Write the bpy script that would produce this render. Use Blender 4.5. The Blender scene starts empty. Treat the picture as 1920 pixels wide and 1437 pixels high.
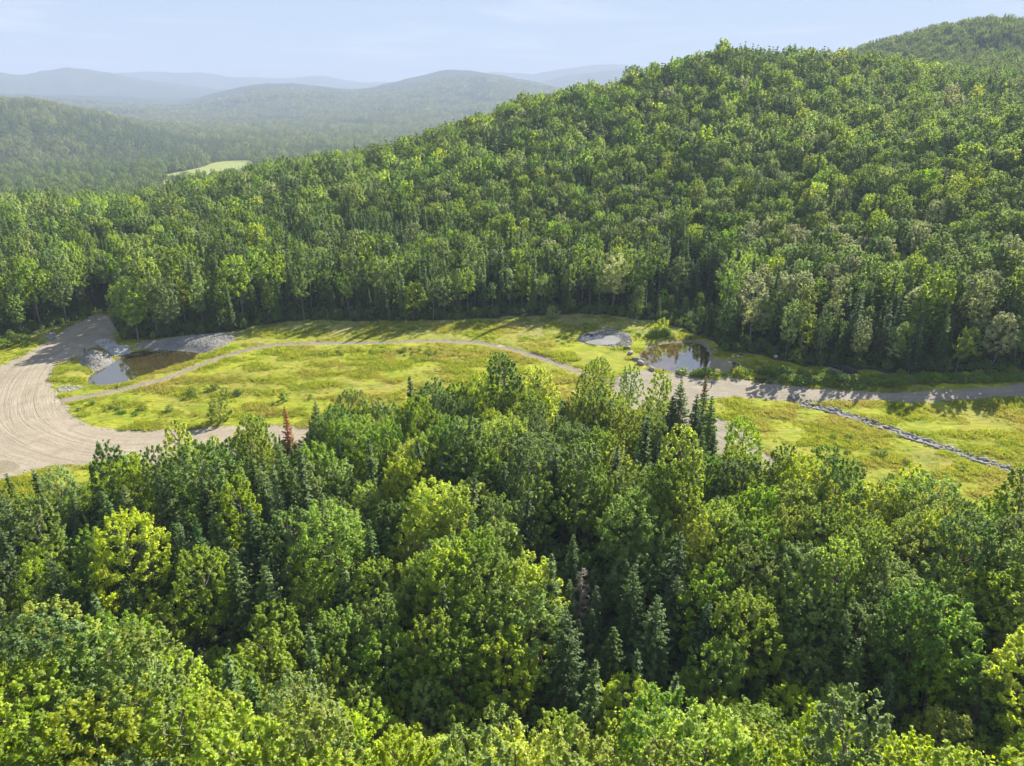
import bpy, math, random, time
import numpy as np
from mathutils import Vector
from mathutils.geometry import delaunay_2d_cdt
T0 = time.time()
R = math.radians
SC = bpy.context.scene
rng = np.random.default_rng(7)
random.seed(7)

# ------------------------------------------------------------------ camera, world, sun, exposure
CAM_H, PITCH, FPX = 55.0, R(21.7), 1330.0
cam_d = bpy.data.cameras.new('camera'); cam = bpy.data.objects.new('camera', cam_d)
SC.collection.objects.link(cam); SC.camera = cam
cam.location = (0, 0, CAM_H); cam.rotation_euler = (R(90) - PITCH, 0, 0)
cam_d.sensor_width = 36; cam_d.lens = 36 * FPX / 1920; cam_d.clip_start = 0.5; cam_d.clip_end = 60000
SUN_AZ, SUN_EL = R(35), R(30)            # azimuth to the right of the view, elevation
world = bpy.data.worlds.new('World'); SC.world = world; world.use_nodes = True
nt = world.node_tree; N = nt.nodes; L = nt.links
bg = N['Background']
sky = N.new('ShaderNodeTexSky'); sky.sky_type = 'NISHITA'; sky.sun_disc = False
sky.sun_elevation = SUN_EL; sky.sun_rotation = SUN_AZ; sky.altitude = 400
sky.air_density = 1.0; sky.dust_density = 0.15; sky.ozone_density = 2.5
bg.inputs['Strength'].default_value = 0.05
# thin cirrus streaks over the sky, stretched along the horizon
tc = N.new('ShaderNodeTexCoord'); sep = N.new('ShaderNodeSeparateXYZ'); L.new(tc.outputs['Generated'], sep.inputs[0])
zz = N.new('ShaderNodeMath'); zz.operation = 'MAXIMUM'; zz.inputs[1].default_value = 0.03; L.new(sep.outputs['Z'], zz.inputs[0])
dx = N.new('ShaderNodeMath'); dx.operation = 'DIVIDE'; L.new(sep.outputs['X'], dx.inputs[0]); L.new(zz.outputs[0], dx.inputs[1])
dy = N.new('ShaderNodeMath'); dy.operation = 'DIVIDE'; L.new(sep.outputs['Y'], dy.inputs[0]); L.new(zz.outputs[0], dy.inputs[1])
cmb = N.new('ShaderNodeCombineXYZ'); L.new(dx.outputs[0], cmb.inputs[0]); L.new(dy.outputs[0], cmb.inputs[1])
mp = N.new('ShaderNodeMapping'); mp.inputs['Scale'].default_value = (0.34, 0.26, 1); mp.inputs['Rotation'].default_value = (0, 0, R(14)); L.new(cmb.outputs[0], mp.inputs[0])
cn = N.new('ShaderNodeTexNoise'); cn.inputs['Scale'].default_value = 0.8; cn.inputs['Detail'].default_value = 6; cn.inputs['Roughness'].default_value = 0.55
cn.inputs['Distortion'].default_value = 0.6; L.new(mp.outputs[0], cn.inputs['Vector'])
cr = N.new('ShaderNodeMapRange'); cr.inputs[1].default_value = 0.50; cr.inputs[2].default_value = 0.70; cr.inputs[3].default_value = 0.0; cr.inputs[4].default_value = 0.6
L.new(cn.outputs['Fac'], cr.inputs[0])
cmix = N.new('ShaderNodeMix'); cmix.data_type = 'RGBA'; cmix.inputs[7].default_value = (5.8, 5.9, 6.2, 1)
L.new(cr.outputs[0], cmix.inputs[0]); veil = N.new('ShaderNodeMix'); veil.data_type = 'RGBA'; veil.inputs[0].default_value = .88; veil.inputs[7].default_value = (2.45, 3.15, 4.25, 1)
L.new(sky.outputs[0], veil.inputs[6]); L.new(veil.outputs[2], cmix.inputs[6]); L.new(cmix.outputs[2], bg.inputs['Color'])
sun_d = bpy.data.lights.new('sun', 'SUN'); sun_d.energy = 5.0; sun_d.angle = R(0.5); sun_d.color = (1.0, 0.93, 0.77)
sun = bpy.data.objects.new('sun', sun_d); SC.collection.objects.link(sun)
sd = Vector((math.sin(SUN_AZ) * math.cos(SUN_EL), math.cos(SUN_AZ) * math.cos(SUN_EL), math.sin(SUN_EL)))
sun.rotation_euler = sd.to_track_quat('Z', 'Y').to_euler(); sun.location = sd * 900
SC.view_settings.view_transform = 'Standard'; SC.view_settings.look = 'None'
SC.view_settings.gamma = 1; SC.view_settings.use_curve_mapping = False
SC.view_settings.exposure = 1.95
SC.render.engine = 'CYCLES'
cy = SC.cycles
cy.max_bounces = 6; cy.diffuse_bounces = 3; cy.glossy_bounces = 3; cy.transmission_bounces = 4; cy.volume_bounces = 1
cy.transparent_max_bounces = 4; cy.use_denoising = True; cy.denoiser = 'OPENIMAGEDENOISE'
cy.caustics_reflective = False; cy.caustics_refractive = False; cy.sample_clamp_indirect = 4
cy.use_adaptive_sampling = True; cy.adaptive_threshold = 0.02

# ------------------------------------------------------------------ helpers
def ray(x, y):
    """direction of a photograph pixel in the world, arrays allowed"""
    xc = (np.asarray(x, float) - 960) / FPX; yc = -(np.asarray(y, float) - 718.5) / FPX
    return xc, math.cos(PITCH) + yc * math.sin(PITCH), -math.sin(PITCH) + yc * math.cos(PITCH)
def gp(x, y, z=0.0):
    X, Y, Z = ray(x, y); t = (z - CAM_H) / Z
    return np.stack([X * t, Y * t], -1)
def poly(pts, z=0.0):
    p = np.array(pts, float); return gp(p[:, 0], p[:, 1], z)
def to_px(P):
    P = np.atleast_2d(P); dz = P[:, 2] - CAM_H
    f = P[:, 1] * math.cos(PITCH) - dz * math.sin(PITCH); u = P[:, 1] * math.sin(PITCH) + dz * math.cos(PITCH)
    f = np.where(np.abs(f) < 1e-3, 1e-3, f)
    return 960 + P[:, 0] / f * FPX, 718.5 - u / f * FPX, f
def smooth(a, b, x):
    t = np.clip((x - a) / (b - a), 0, 1); return t * t * (3 - 2 * t)
def hash2(ix, iy, s):
    h = (ix.astype(np.int64) * 374761393 + iy.astype(np.int64) * 668265263 + s * 1442695041) & 0x7fffffff
    h = ((h ^ (h >> 13)) * 1274126177) & 0x7fffffff
    return ((h ^ (h >> 16)) & 0xffffff) / float(0xffffff)
def vnoise(x, y, s=0):
    x = np.asarray(x, float); y = np.asarray(y, float)
    ix = np.floor(x); iy = np.floor(y); fx = x - ix; fy = y - iy
    fx = fx * fx * (3 - 2 * fx); fy = fy * fy * (3 - 2 * fy)
    a = hash2(ix, iy, s); b = hash2(ix + 1, iy, s); c = hash2(ix, iy + 1, s); d = hash2(ix + 1, iy + 1, s)
    return (a * (1 - fx) + b * fx) * (1 - fy) + (c * (1 - fx) + d * fx) * fy
def fbm(x, y, o=4, s=0):
    r = 0; a = 0.5; n = 0
    for k in range(o):
        r = r + a * vnoise(x, y, s + k * 17); n += a; a *= 0.5; x = x * 2.03 + 5.1; y = y * 2.03 + 1.7
    return r / n
def inside(P, poly_):
    x, y = P[:, 0], P[:, 1]; r = np.zeros(len(P), bool); n = len(poly_)
    for i in range(n):
        x1, y1 = poly_[i]; x2, y2 = poly_[(i + 1) % n]
        if y1 == y2: continue
        c = ((y1 > y) != (y2 > y)) & (x < (x2 - x1) * (y - y1) / (y2 - y1) + x1); r ^= c
    return r
def seg_dist(P, line, closed=False):
    """distance, arc length and signed side of points to a polyline"""
    line = np.asarray(line); n = len(line) - (0 if closed else 1)
    best = np.full(len(P), 1e9); arc = np.zeros(len(P)); side = np.zeros(len(P)); acc = 0
    for i in range(n):
        a = line[i]; b = line[(i + 1) % len(line)]; d = b - a; Ls = np.hypot(*d)
        if Ls < 1e-6: continue
        t = np.clip(((P - a) @ d) / (Ls * Ls), 0, 1); q = a + t[:, None] * d; r = P - q
        dist = np.hypot(r[:, 0], r[:, 1]); m = dist < best
        best[m] = dist[m]; arc[m] = (acc + t * Ls)[m]; side[m] = np.sign(d[0] * r[:, 1] - d[1] * r[:, 0])[m]; acc += Ls
    return best, arc, side
def densify(p, step, closed=True, wob=0.0, seed=0):
    out = []; n = len(p) if closed else len(p) - 1
    for i in range(n):
        a = p[i]; b = p[(i + 1) % len(p)]; k = max(1, int(np.hypot(*(b - a)) / step))
        for j in range(k): out.append(a + (b - a) * j / k)
    if not closed: out.append(p[-1])
    out = np.array(out)
    if wob:
        out[:, 0] += (fbm(out[:, 0] * .45, out[:, 1] * .45, 3, seed) - .5) * 2 * wob
        out[:, 1] += (fbm(out[:, 0] * .45 + 31, out[:, 1] * .45, 3, seed + 5) - .5) * 2 * wob
    return out
def chaikin(p, n=2, closed=True):
    for _ in range(n):
        q = []
        m = len(p) if closed else len(p) - 1
        if not closed: q.append(p[0])
        for i in range(m):
            a = p[i]; b = p[(i + 1) % len(p)]; q += [a * .75 + b * .25, a * .25 + b * .75]
        if not closed: q.append(p[-1])
        p = np.array(q)
    return p
def mesh_from(name, V, F, attrs=None, uv=None, smooth_=False):
    """V (n,3), F (m,k) with one k, or a list of (array) of different k"""
    me = bpy.data.meshes.new(name); V = np.asarray(V, np.float32)
    Fs = F if isinstance(F, list) else [F]
    Fs = [np.asarray(f, np.int32) for f in Fs if len(f)]
    me.vertices.add(len(V)); me.vertices.foreach_set('co', V.ravel())
    loops = np.concatenate([f.ravel() for f in Fs]); tot = np.concatenate([np.full(len(f), f.shape[1], np.int32) for f in Fs])
    st = np.concatenate([[0], np.cumsum(tot)[:-1]]).astype(np.int32)
    me.loops.add(len(loops)); me.loops.foreach_set('vertex_index', loops)
    me.polygons.add(len(tot)); me.polygons.foreach_set('loop_start', st); me.polygons.foreach_set('loop_total', tot)
    if attrs:
        for k, (ty, dom, arr) in attrs.items():
            at = me.attributes.new(k, ty, dom)
            at.data.foreach_set('vector' if ty == 'FLOAT_VECTOR' else 'value', np.asarray(arr, np.float32 if ty != 'INT' else np.int32).ravel())
    if uv is not None:
        u = me.uv_layers.new(name='UVMap'); u.data.foreach_set('uv', np.asarray(uv, np.float32)[loops].ravel())
    if smooth_: me.polygons.foreach_set('use_smooth', np.ones(len(tot), bool))
    me.update(); me.validate(); return me
def link(name, me, mat=None, parent=None, **props):
    o = bpy.data.objects.new(name, me); SC.collection.objects.link(o)
    if mat is not None:
        if len(me.materials) == 0: me.materials.append(mat)
        else:
            o.material_slots[0].link = 'OBJECT'; o.material_slots[0].material = mat
    if parent: o.parent = parent
    for k, v in props.items(): o[k] = v
    return o

# ------------------------------------------------------------------ materials
def new_mat(name):
    m = bpy.data.materials.new(name); m.use_nodes = True; t = m.node_tree; t.nodes.clear()
    out = t.nodes.new('ShaderNodeOutputMaterial'); return m, t, out
class NB:
    """small node-building helper"""
    def __init__(s, t): s.t = t
    def n(s, ty, **kw):
        nd = s.t.nodes.new(ty)
        for k, v in kw.items():
            if k.startswith('_'): setattr(nd, k[1:], v)
        return nd
    def li(s, a, b): s.t.links.new(a, b)
    def noise(s, scale, detail=4, rough=.55, vec=None, dist=0):
        n = s.n('ShaderNodeTexNoise'); n.inputs['Scale'].default_value = scale; n.inputs['Detail'].default_value = detail
        n.inputs['Roughness'].default_value = rough; n.inputs['Distortion'].default_value = dist
        if vec is not None: s.li(vec, n.inputs['Vector'])
        return n.outputs['Fac']
    def rng(s, v, a, b, c=0, d=1):
        n = s.n('ShaderNodeMapRange'); s.li(v, n.inputs[0])
        for i, x in enumerate((a, b, c, d)): n.inputs[i + 1].default_value = x
        return n.outputs[0]
    def mix(s, f, a, b, blend='MIX'):
        n = s.n('ShaderNodeMix', _data_type='RGBA', _blend_type=blend)
        for sock, v in ((n.inputs[0], f), (n.inputs[6], a), (n.inputs[7], b)):
            if isinstance(v, (int, float)): sock.default_value = v
            elif isinstance(v, tuple): sock.default_value = v if len(v) == 4 else v + (1,)
            else: s.li(v, sock)
        return n.outputs[2]
    def math(s, op, a, b=None):
        n = s.n('ShaderNodeMath', _operation=op)
        for i, v in enumerate((a, b)):
            if v is None: continue
            if isinstance(v, (int, float)): n.inputs[i].default_value = v
            else: s.li(v, n.inputs[i])
        return n.outputs[0]
    def pos(s): return s.n('ShaderNodeNewGeometry').outputs['Position']
    def attr(s, name, ty='GEOMETRY'):
        n = s.n('ShaderNodeAttribute', _attribute_name=name, _attribute_type=ty); return n
    def bump(s, h, strength=.5, dist=.1):
        n = s.n('ShaderNodeBump'); n.inputs['Strength'].default_value = strength; n.inputs['Distance'].default_value = dist
        s.li(h, n.inputs['Height']); return n.outputs[0]
    def bsdf(s, col, rough=.9, normal=None, spec=.2):
        n = s.n('ShaderNodeBsdfPrincipled')
        if isinstance(col, tuple): n.inputs['Base Color'].default_value = col + (1,)
        else: s.li(col, n.inputs['Base Color'])
        n.inputs['Roughness'].default_value = rough; n.inputs['Specular IOR Level'].default_value = spec
        if normal is not None: s.li(normal, n.inputs['Normal'])
        return n

def leaf_mat(name, c1, c2, transl=.45, tcol=(1.25, 1.25, .55), gloss=.06, patch=None):
    """leaves: colour varies by tree, by leaf and in broad patches; light passes through"""
    m, t, out = new_mat(name); b = NB(t)
    oi = b.n('ShaderNodeObjectInfo'); at = b.attr('v').outputs['Fac']
    pv = b.noise(.013, 3, .6, oi.outputs['Location'])
    f = b.math('ADD', b.math('MULTIPLY', oi.outputs['Random'], .6), b.rng(pv, .3, .7, 0, .4))
    col = b.mix(f, c1, c2)
    hs = b.n('ShaderNodeHueSaturation'); b.li(col, hs.inputs['Color'])
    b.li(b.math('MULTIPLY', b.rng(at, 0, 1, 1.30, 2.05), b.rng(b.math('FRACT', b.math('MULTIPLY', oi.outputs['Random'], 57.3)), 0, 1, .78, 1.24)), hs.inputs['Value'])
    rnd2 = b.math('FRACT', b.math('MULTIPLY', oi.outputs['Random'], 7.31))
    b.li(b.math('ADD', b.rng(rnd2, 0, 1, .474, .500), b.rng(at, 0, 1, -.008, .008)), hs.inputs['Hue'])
    rnd3 = b.math('FRACT', b.math('MULTIPLY', oi.outputs['Random'], 31.7))
    b.li(b.rng(rnd3, 0, 1, .82, 1.06), hs.inputs['Saturation'])
    c = hs.outputs[0]
    tc_ = b.mix(1.0, c, tcol, 'MULTIPLY')
    d = b.n('ShaderNodeBsdfDiffuse'); b.li(c, d.inputs[0])
    tr = b.n('ShaderNodeBsdfTranslucent'); b.li(tc_, tr.inputs[0])
    mx = b.n('ShaderNodeMixShader'); mx.inputs[0].default_value = transl; b.li(d.outputs[0], mx.inputs[1]); b.li(tr.outputs[0], mx.inputs[2])
    g = b.n('ShaderNodeBsdfGlossy'); g.inputs['Roughness'].default_value = .6; g.inputs['Color'].default_value = (.9, .95, 1, 1)
    m2 = b.n('ShaderNodeMixShader'); m2.inputs[0].default_value = gloss; b.li(mx.outputs[0], m2.inputs[1]); b.li(g.outputs[0], m2.inputs[2])
    b.li(m2.outputs[0], out.inputs[0]); return m
M = {}
M['yellow'] = leaf_mat('leaf_yellow_green', (.135, .200, .010), (.190, .240, .012), .55, (1.85, 1.85, .6), .015)
M['fresh'] = leaf_mat('leaf_fresh_green', (.082, .150, .012), (.125, .190, .014), .52, (1.9, 1.8, .6), .015)
M['deep'] = leaf_mat('leaf_deep_green', (.050, .100, .013), (.080, .138, .016), .48, (1.8, 1.75, .6), .02)
M['pale'] = leaf_mat('leaf_pale_green', (.110, .170, .034), (.145, .200, .045), .46, (1.7, 1.7, .7), .02)
M['silver'] = leaf_mat('leaf_silvery_green', (.165, .205, .075), (.210, .230, .105), .42, (1.5, 1.5, .8), .02)
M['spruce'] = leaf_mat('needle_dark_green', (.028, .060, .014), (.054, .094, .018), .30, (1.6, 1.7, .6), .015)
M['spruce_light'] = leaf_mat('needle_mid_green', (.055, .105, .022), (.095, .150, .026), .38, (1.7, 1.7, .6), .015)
M['rust'] = leaf_mat('needle_rust', (.12, .052, .014), (.16, .075, .020), .25, (1.2, .9, .7), .02)
M['twig'] = leaf_mat('twig_grey', (.16, .14, .105), (.21, .185, .145), .05, (1, 1, 1), .02)
M['mix_far'] = leaf_mat('leaf_forest_mix', (.048, .090, .018), (.112, .160, .026), .48, (1.8, 1.75, .6), .015)
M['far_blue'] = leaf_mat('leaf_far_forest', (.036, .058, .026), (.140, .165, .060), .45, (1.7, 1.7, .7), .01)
def bark_mat(name, c1, c2):
    m, t, out = new_mat(name); b = NB(t)
    v = b.n('ShaderNodeTexCoord').outputs['Object']
    mp_ = b.n('ShaderNodeMapping'); mp_.inputs['Scale'].default_value = (6, 6, 1.5); b.li(v, mp_.inputs[0])
    f = b.noise(1.0, 5, .6, mp_.outputs[0]); col = b.mix(b.rng(f, .35, .65), c1, c2)
    s = b.bsdf(col, .9, b.bump(f, .5, .05)); b.li(s.outputs[0], out.inputs[0]); return m
M['bark'] = bark_mat('bark_grey_brown', (.10, .085, .07), (.24, .21, .18))
M['birch_bark'] = bark_mat('bark_pale', (.17, .155, .135), (.32, .30, .265))
M['dead_bark'] = bark_mat('bark_dead', (.20, .175, .135), (.30, .27, .225))
def grass_ground():
    m, t, out = new_mat('meadow_grass_soil'); b = NB(t); p = b.pos()
    big = b.noise(.045, 4, .6, p, .6); mid = b.noise(.22, 5, .65, p, .4)
    mp_ = b.n('ShaderNodeMapping'); mp_.inputs['Scale'].default_value = (.35, 1.1, 1); mp_.inputs['Rotation'].default_value = (0, 0, R(-12)); b.li(p, mp_.inputs[0])
    fine = b.noise(1.3, 6, .7, mp_.outputs[0])
    c = b.mix(b.rng(mid, .35, .65), (.205, .260, .018), (.315, .310, .032))
    c = b.mix(b.rng(big, .48, .68, 0, .8), c, (.280, .220, .075))
    c = b.mix(b.rng(b.noise(.13, 5, .6, p, .3), .54, .68, 0, .7), c, (.105, .170, .020))
    c = b.mix(b.rng(b.noise(.09, 6, .7, mp_.outputs[0], .3), .62, .72, 0, .85), c, (.300, .250, .170))
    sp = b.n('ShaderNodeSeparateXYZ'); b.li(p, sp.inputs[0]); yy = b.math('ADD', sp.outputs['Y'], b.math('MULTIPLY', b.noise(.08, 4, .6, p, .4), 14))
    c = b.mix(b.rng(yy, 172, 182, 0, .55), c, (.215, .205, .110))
    c = b.mix(b.rng(fine, .3, .62, .9, 0), c, b.mix(.6, c, (.05, .075, .012)))
    s = b.bsdf(c, .95, b.bump(fine, .9, .35), .05); b.li(s.outputs[0], out.inputs[0]); return m
def gravel_mat(name, c1, c2, ruts=True, scale=1.0):
    m, t, out = new_mat(name); b = NB(t); p = b.pos()
    n1 = b.noise(.12 * scale, 6, .68, p, .8); n2 = b.noise(2.2 * scale, 5, .7, p)
    c = b.mix(b.rng(n1, .35, .65), c1, c2); n3 = b.noise(.45 * scale, 6, .7, p, .5); c = b.mix(b.rng(n3, .52, .66, 0, .45), c, tuple(x * .60 for x in c1))
    c = b.mix(b.rng(n2, .3, .75, .35, 0), c, tuple(x * .55 for x in c1))
    h = n2
    if ruts:
        uvn = b.n('ShaderNodeTexCoord').outputs['UV']
        mp_ = b.n('ShaderNodeMapping'); mp_.inputs['Scale'].default_value = (.04, .9, 1); b.li(uvn, mp_.inputs[0])
        r1 = b.noise(1.0, 7, .70, mp_.outputs[0], 1.1)
        mq = b.n('ShaderNodeMapping'); mq.inputs['Scale'].default_value = (.012, .35, 1); b.li(uvn, mq.inputs[0])
        r2 = b.noise(1.0, 3, .5, mq.outputs[0], .1)
        c = b.mix(b.rng(r1, .34, .50, .28, 0), c, tuple(x * .62 for x in c1))
        c = b.mix(b.rng(r1, .56, .72, 0, .30), c, tuple(min(.62, x * 1.35) for x in c2))
        c = b.mix(b.rng(r2, .5, .68, 0, .40), c, tuple(x * .78 for x in c1))
        h = b.math('ADD', b.math('MULTIPLY', n2, .35), r1)
    s = b.bsdf(c, .95, b.bump(h, .8, .22), .05); b.li(s.outputs[0], out.inputs[0]); return m
def forest_floor():
    m, t, out = new_mat('forest_floor_soil'); b = NB(t); p = b.pos()
    n1 = b.noise(.35, 5, .6, p); n2 = b.noise(2.5, 4, .6, p)
    c = b.mix(b.rng(n1, .35, .65), (.045, .050, .020), (.060, .085, .025)); c = b.mix(b.rng(n2, .3, .7, .5, 0), c, (.035, .030, .018))
    s = b.bsdf(c, .95, b.bump(n2, .6, .2), .05); b.li(s.outputs[0], out.inputs[0]); return m
def hill_mat():
    """far wooded hills: crowns too small to pick apart"""
    m, t, out = new_mat('wooded_hills'); b = NB(t); p = b.pos()
    v = b.n('ShaderNodeTexVoronoi'); v.inputs['Scale'].default_value = .085; b.li(p, v.inputs['Vector'])
    n1 = b.noise(.004, 5, .6, p); n2 = b.noise(.03, 4, .7, p)
    c = b.mix(b.rng(n1, .35, .65), (.034, .056, .024), (.080, .098, .044)); c = b.mix(b.rng(n2, .45, .6, 0, .6), c, (.028, .050, .022))
    h = b.math('SUBTRACT', b.math('MULTIPLY', n2, 1.2), v.outputs['Distance'])
    s = b.bsdf(c, .95, b.bump(h, 1.0, 14), .05); b.li(s.outputs[0], out.inputs[0]); return m
def water_mat(name, col, deep):
    m, t, out = new_mat(name); b = NB(t); p = b.pos()
    n = b.noise(.25, 3, .5, p, .5); c = b.mix(b.rng(n, .35, .65), col, deep)
    s = b.bsdf(c, .03, b.bump(b.noise(3.0, 2, .5, p), .06, .03), .5); s.inputs['IOR'].default_value = 4.2
    b.li(s.outputs[0], out.inputs[0]); return m
def rock_mat(name, c1, c2):
    m, t, out = new_mat(name); b = NB(t); p = b.pos()
    n = b.noise(1.6, 6, .65, p); oi = b.n('ShaderNodeObjectInfo').outputs['Random']
    c = b.mix(b.rng(n, .35, .68), c1, c2); c = b.mix(b.math('MULTIPLY', b.attr('v').outputs['Fac'], .55), c, tuple(x * .5 for x in c1))
    s = b.bsdf(c, .88, b.bump(n, .6, .1), .15); b.li(s.outputs[0], out.inputs[0]); return m
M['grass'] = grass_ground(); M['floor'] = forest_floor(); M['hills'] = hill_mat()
M['road'] = gravel_mat('road_gravel', (.260, .222, .172), (.335, .290, .232))
M['road_grey'] = gravel_mat('road_grey_gravel', (.215, .192, .155), (.290, .255, .208))
M['path'] = gravel_mat('path_gravel', (.20, .17, .13), (.28, .24, .19), False, 2)
M['bank'] = gravel_mat('slate_gravel', (.16, .155, .15), (.23, .22, .215), False, 3)
M['mud'] = gravel_mat('sandy_mud', (.22, .185, .13), (.28, .24, .18), False, 1.5)
M['scrub'] = forest_floor(); M['scrub'].name = 'scrub_soil'
M['water1'] = water_mat('water_brown', (.050, .036, .014), (.032, .026, .012))
M['water2'] = water_mat('water_sandy', (.085, .048, .016), (.045, .030, .012))
M['water3'] = water_mat('water_painted_glare', (.34, .34, .35), (.28, .28, .29))  # white sky glare on the small pool, painted into its base colour
M['rock'] = rock_mat('boulder_grey', (.17, .16, .14), (.30, .285, .26))
M['rip'] = rock_mat('broken_stone_grey', (.24, .235, .225), (.42, .41, .39))
M['white_rock'] = rock_mat('broken_stone_pale', (.30, .29, .29), (.50, .49, .48))
def plain(name, col, rough=.6, spec=.3):
    m, t, out = new_mat(name); b = NB(t); p = b.pos(); n = b.noise(3, 4, .6, p)
    c = b.mix(b.rng(n, .3, .7), tuple(x * .8 for x in col), tuple(x * 1.2 for x in col)); s = b.bsdf(c, rough, None, spec); b.li(s.outputs[0], out.inputs[0]); return m
M['pipe'] = plain('black_plastic', (.014, .015, .017), .45)
M['post'] = plain('weathered_wood', (.07, .045, .03), .9)
M['field'] = plain('hay_meadow', (.22, .25, .07), .95, .05)
gm, gt, go_ = new_mat('grass_blades'); gb = NB(gt)
oi = gb.n('ShaderNodeObjectInfo'); pv = gb.noise(.06, 4, .6, oi.outputs['Location'], .5)
gc = gb.mix(oi.outputs['Random'], (.20, .28, .022), (.40, .40, .04)); gc = gb.mix(gb.rng(pv, .46, .66, 0, .8), gc, (.40, .31, .09))
gd = gb.n('ShaderNodeBsdfDiffuse'); gb.li(gc, gd.inputs[0]); gtr = gb.n('ShaderNodeBsdfTranslucent'); gb.li(gc, gtr.inputs[0])
gx = gb.n('ShaderNodeMixShader'); gx.inputs[0].default_value = .5; gb.li(gd.outputs[0], gx.inputs[1]); gb.li(gtr.outputs[0], gx.inputs[2]); gb.li(gx.outputs[0], go_.inputs[0])
M['blade'] = gm

# ------------------------------------------------------------------ layout of the clearing (ground plan, metres)
CLEAR = chaikin(poly([(-420, 800), (-200, 720), (-60, 668), (0, 648), (60, 628), (120, 612), (168, 597), (185, 588), (208, 588), (214, 606),
    (226, 640), (270, 640), (320, 634), (400, 626), (440, 624), (480, 612), (560, 603), (640, 602), (760, 604), (900, 599), (1020, 590), (1080, 591),
    (1180, 600), (1250, 610), (1290, 624), (1335, 642), (1350, 660), (1400, 668), (1440, 674), (1490, 690), (1560, 694), (1640, 704), (1720, 712),
    (1920, 714), (2300, 716), (2300, 1120), (1980, 1060), (1800, 1020), (1650, 975), (1540, 950), (1440, 935), (1390, 925), (1330, 905), (1280, 860),
    (1235, 835), (1190, 810), (1140, 790), (1060, 772), (960, 765), (860, 790), (760, 815), (640, 830), (540, 850), (440, 885), (340, 920), (250, 945), (140, 975), (0, 1010), (-300, 1080)]), 1)
ROAD1 = chaikin(poly([(-420, 830), (-150, 745), (0, 690), (50, 664), (95, 636), (135, 610), (172, 595), (188, 589), (207, 591), (212, 612), (218, 636),
    (205, 640), (180, 650), (150, 668), (112, 680), (98, 700), (92, 728), (112, 735), (108, 752), (128, 757), (130, 776), (160, 795), (220, 806), (300, 806), (380, 801), (480, 795), (600, 800), (700, 812),
    (640, 832), (520, 850), (430, 870), (330, 875), (230, 872), (120, 872), (60, 880), (30, 892), (0, 905), (-150, 950), (-420, 1040)]), 1)
YARD = chaikin(poly([(1148, 716), (1165, 702), (1190, 696), (1210, 692), (1240, 702), (1275, 702), (1330, 712), (1380, 706), (1430, 712), (1440, 718),
    (1500, 725), (1560, 731), (1640, 737), (1750, 739), (1920, 732), (2300, 722), (2300, 748), (1920, 751), (1800, 757), (1600, 757), (1500, 752), (1440, 746), (1360, 744), (1310, 752),
    (1310, 770), (1345, 785), (1388, 800), (1440, 850), (1500, 905), (1420, 915), (1350, 880), (1300, 840), (1240, 800), (1180, 770), (1150, 745)]), 1)
PATHL = chaikin(poly([(112, 752), (200, 737), (300, 714), (370, 685), (430, 664), (480, 651), (530, 644), (640, 642), (760, 640), (870, 640), (940, 650), (1000, 665), (1060, 688), (1110, 708), (1160, 722)]), 2, False)
POND1 = chaikin(poly([(163, 706), (168, 720), (200, 721), (250, 708), (300, 693), (350, 675), (379, 661), (360, 655), (300, 652), (250, 654), (228, 664), (207, 680), (180, 692)]), 2)
POND2 = chaikin(poly([(1196, 662), (1206, 652), (1235, 642), (1290, 636), (1325, 642), (1338, 660), (1335, 692), (1300, 699), (1260, 698), (1215, 688), (1203, 676)]), 2)
POND3 = chaikin(poly([(1093, 637), (1106, 630), (1150, 629), (1161, 636), (1152, 646), (1110, 645)]), 2)
POOL4 = chaikin(poly([(1405, 708), (1425, 704), (1452, 706), (1455, 714), (1432, 717), (1410, 714)]), 2)
GRAV3 = chaikin(poly([(1082, 634), (1095, 624), (1120, 619), (1155, 619), (1178, 628), (1188, 645), (1175, 652), (1140, 650), (1110, 646), (1088, 642)]), 1)
BANKR = chaikin(poly([(243, 652), (262, 644), (300, 640), (350, 632), (400, 627), (440, 626), (447, 632), (425, 646), (400, 660), (378, 663), (340, 655), (300, 652)]), 1)
PILEL = chaikin(poly([(143, 674), (160, 664), (185, 658), (206, 666), (215, 672), (205, 684), (182, 694), (160, 690)]), 1)
MUD2 = chaikin(poly([(1330, 672), (1360, 675), (1395, 680), (1406, 696), (1380, 697), (1334, 693)]), 1)
DITCH = chaikin(poly([(1498, 756), (1530, 761), (1575, 775), (1650, 801), (1750, 834), (1850, 867), (1950, 899), (2060, 934)]), 2, False)
MOUND = chaikin(poly([(1540, 693), (1575, 690), (1600, 700), (1612, 712), (1590, 718), (1560, 704)]), 1)
PATCH = [chaikin(poly(p), 1) for p in ([(1070, 650), (1120, 655), (1170, 658), (1180, 690), (1150, 705), (1090, 690)],
                                      [(-60, 872), (0, 862), (45, 872), (30, 885), (-40, 895)])]
def off_line(line, w):
    d = np.gradient(line, axis=0); n = np.stack([-d[:, 1], d[:, 0]], 1); n /= np.linalg.norm(n, axis=1)[:, None] + 1e-9
    ww = w * (1 + .35 * (fbm(line[:, 0] * .2, line[:, 1] * .2, 2, 3)[:, None] - .5))
    return np.concatenate([line + n * ww, (line - n * ww)[::-1]])
PATHP = off_line(densify(PATHL, 2, False), 1.15)
DITCHP = off_line(densify(DITCH, 2, False), 1.35)

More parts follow.
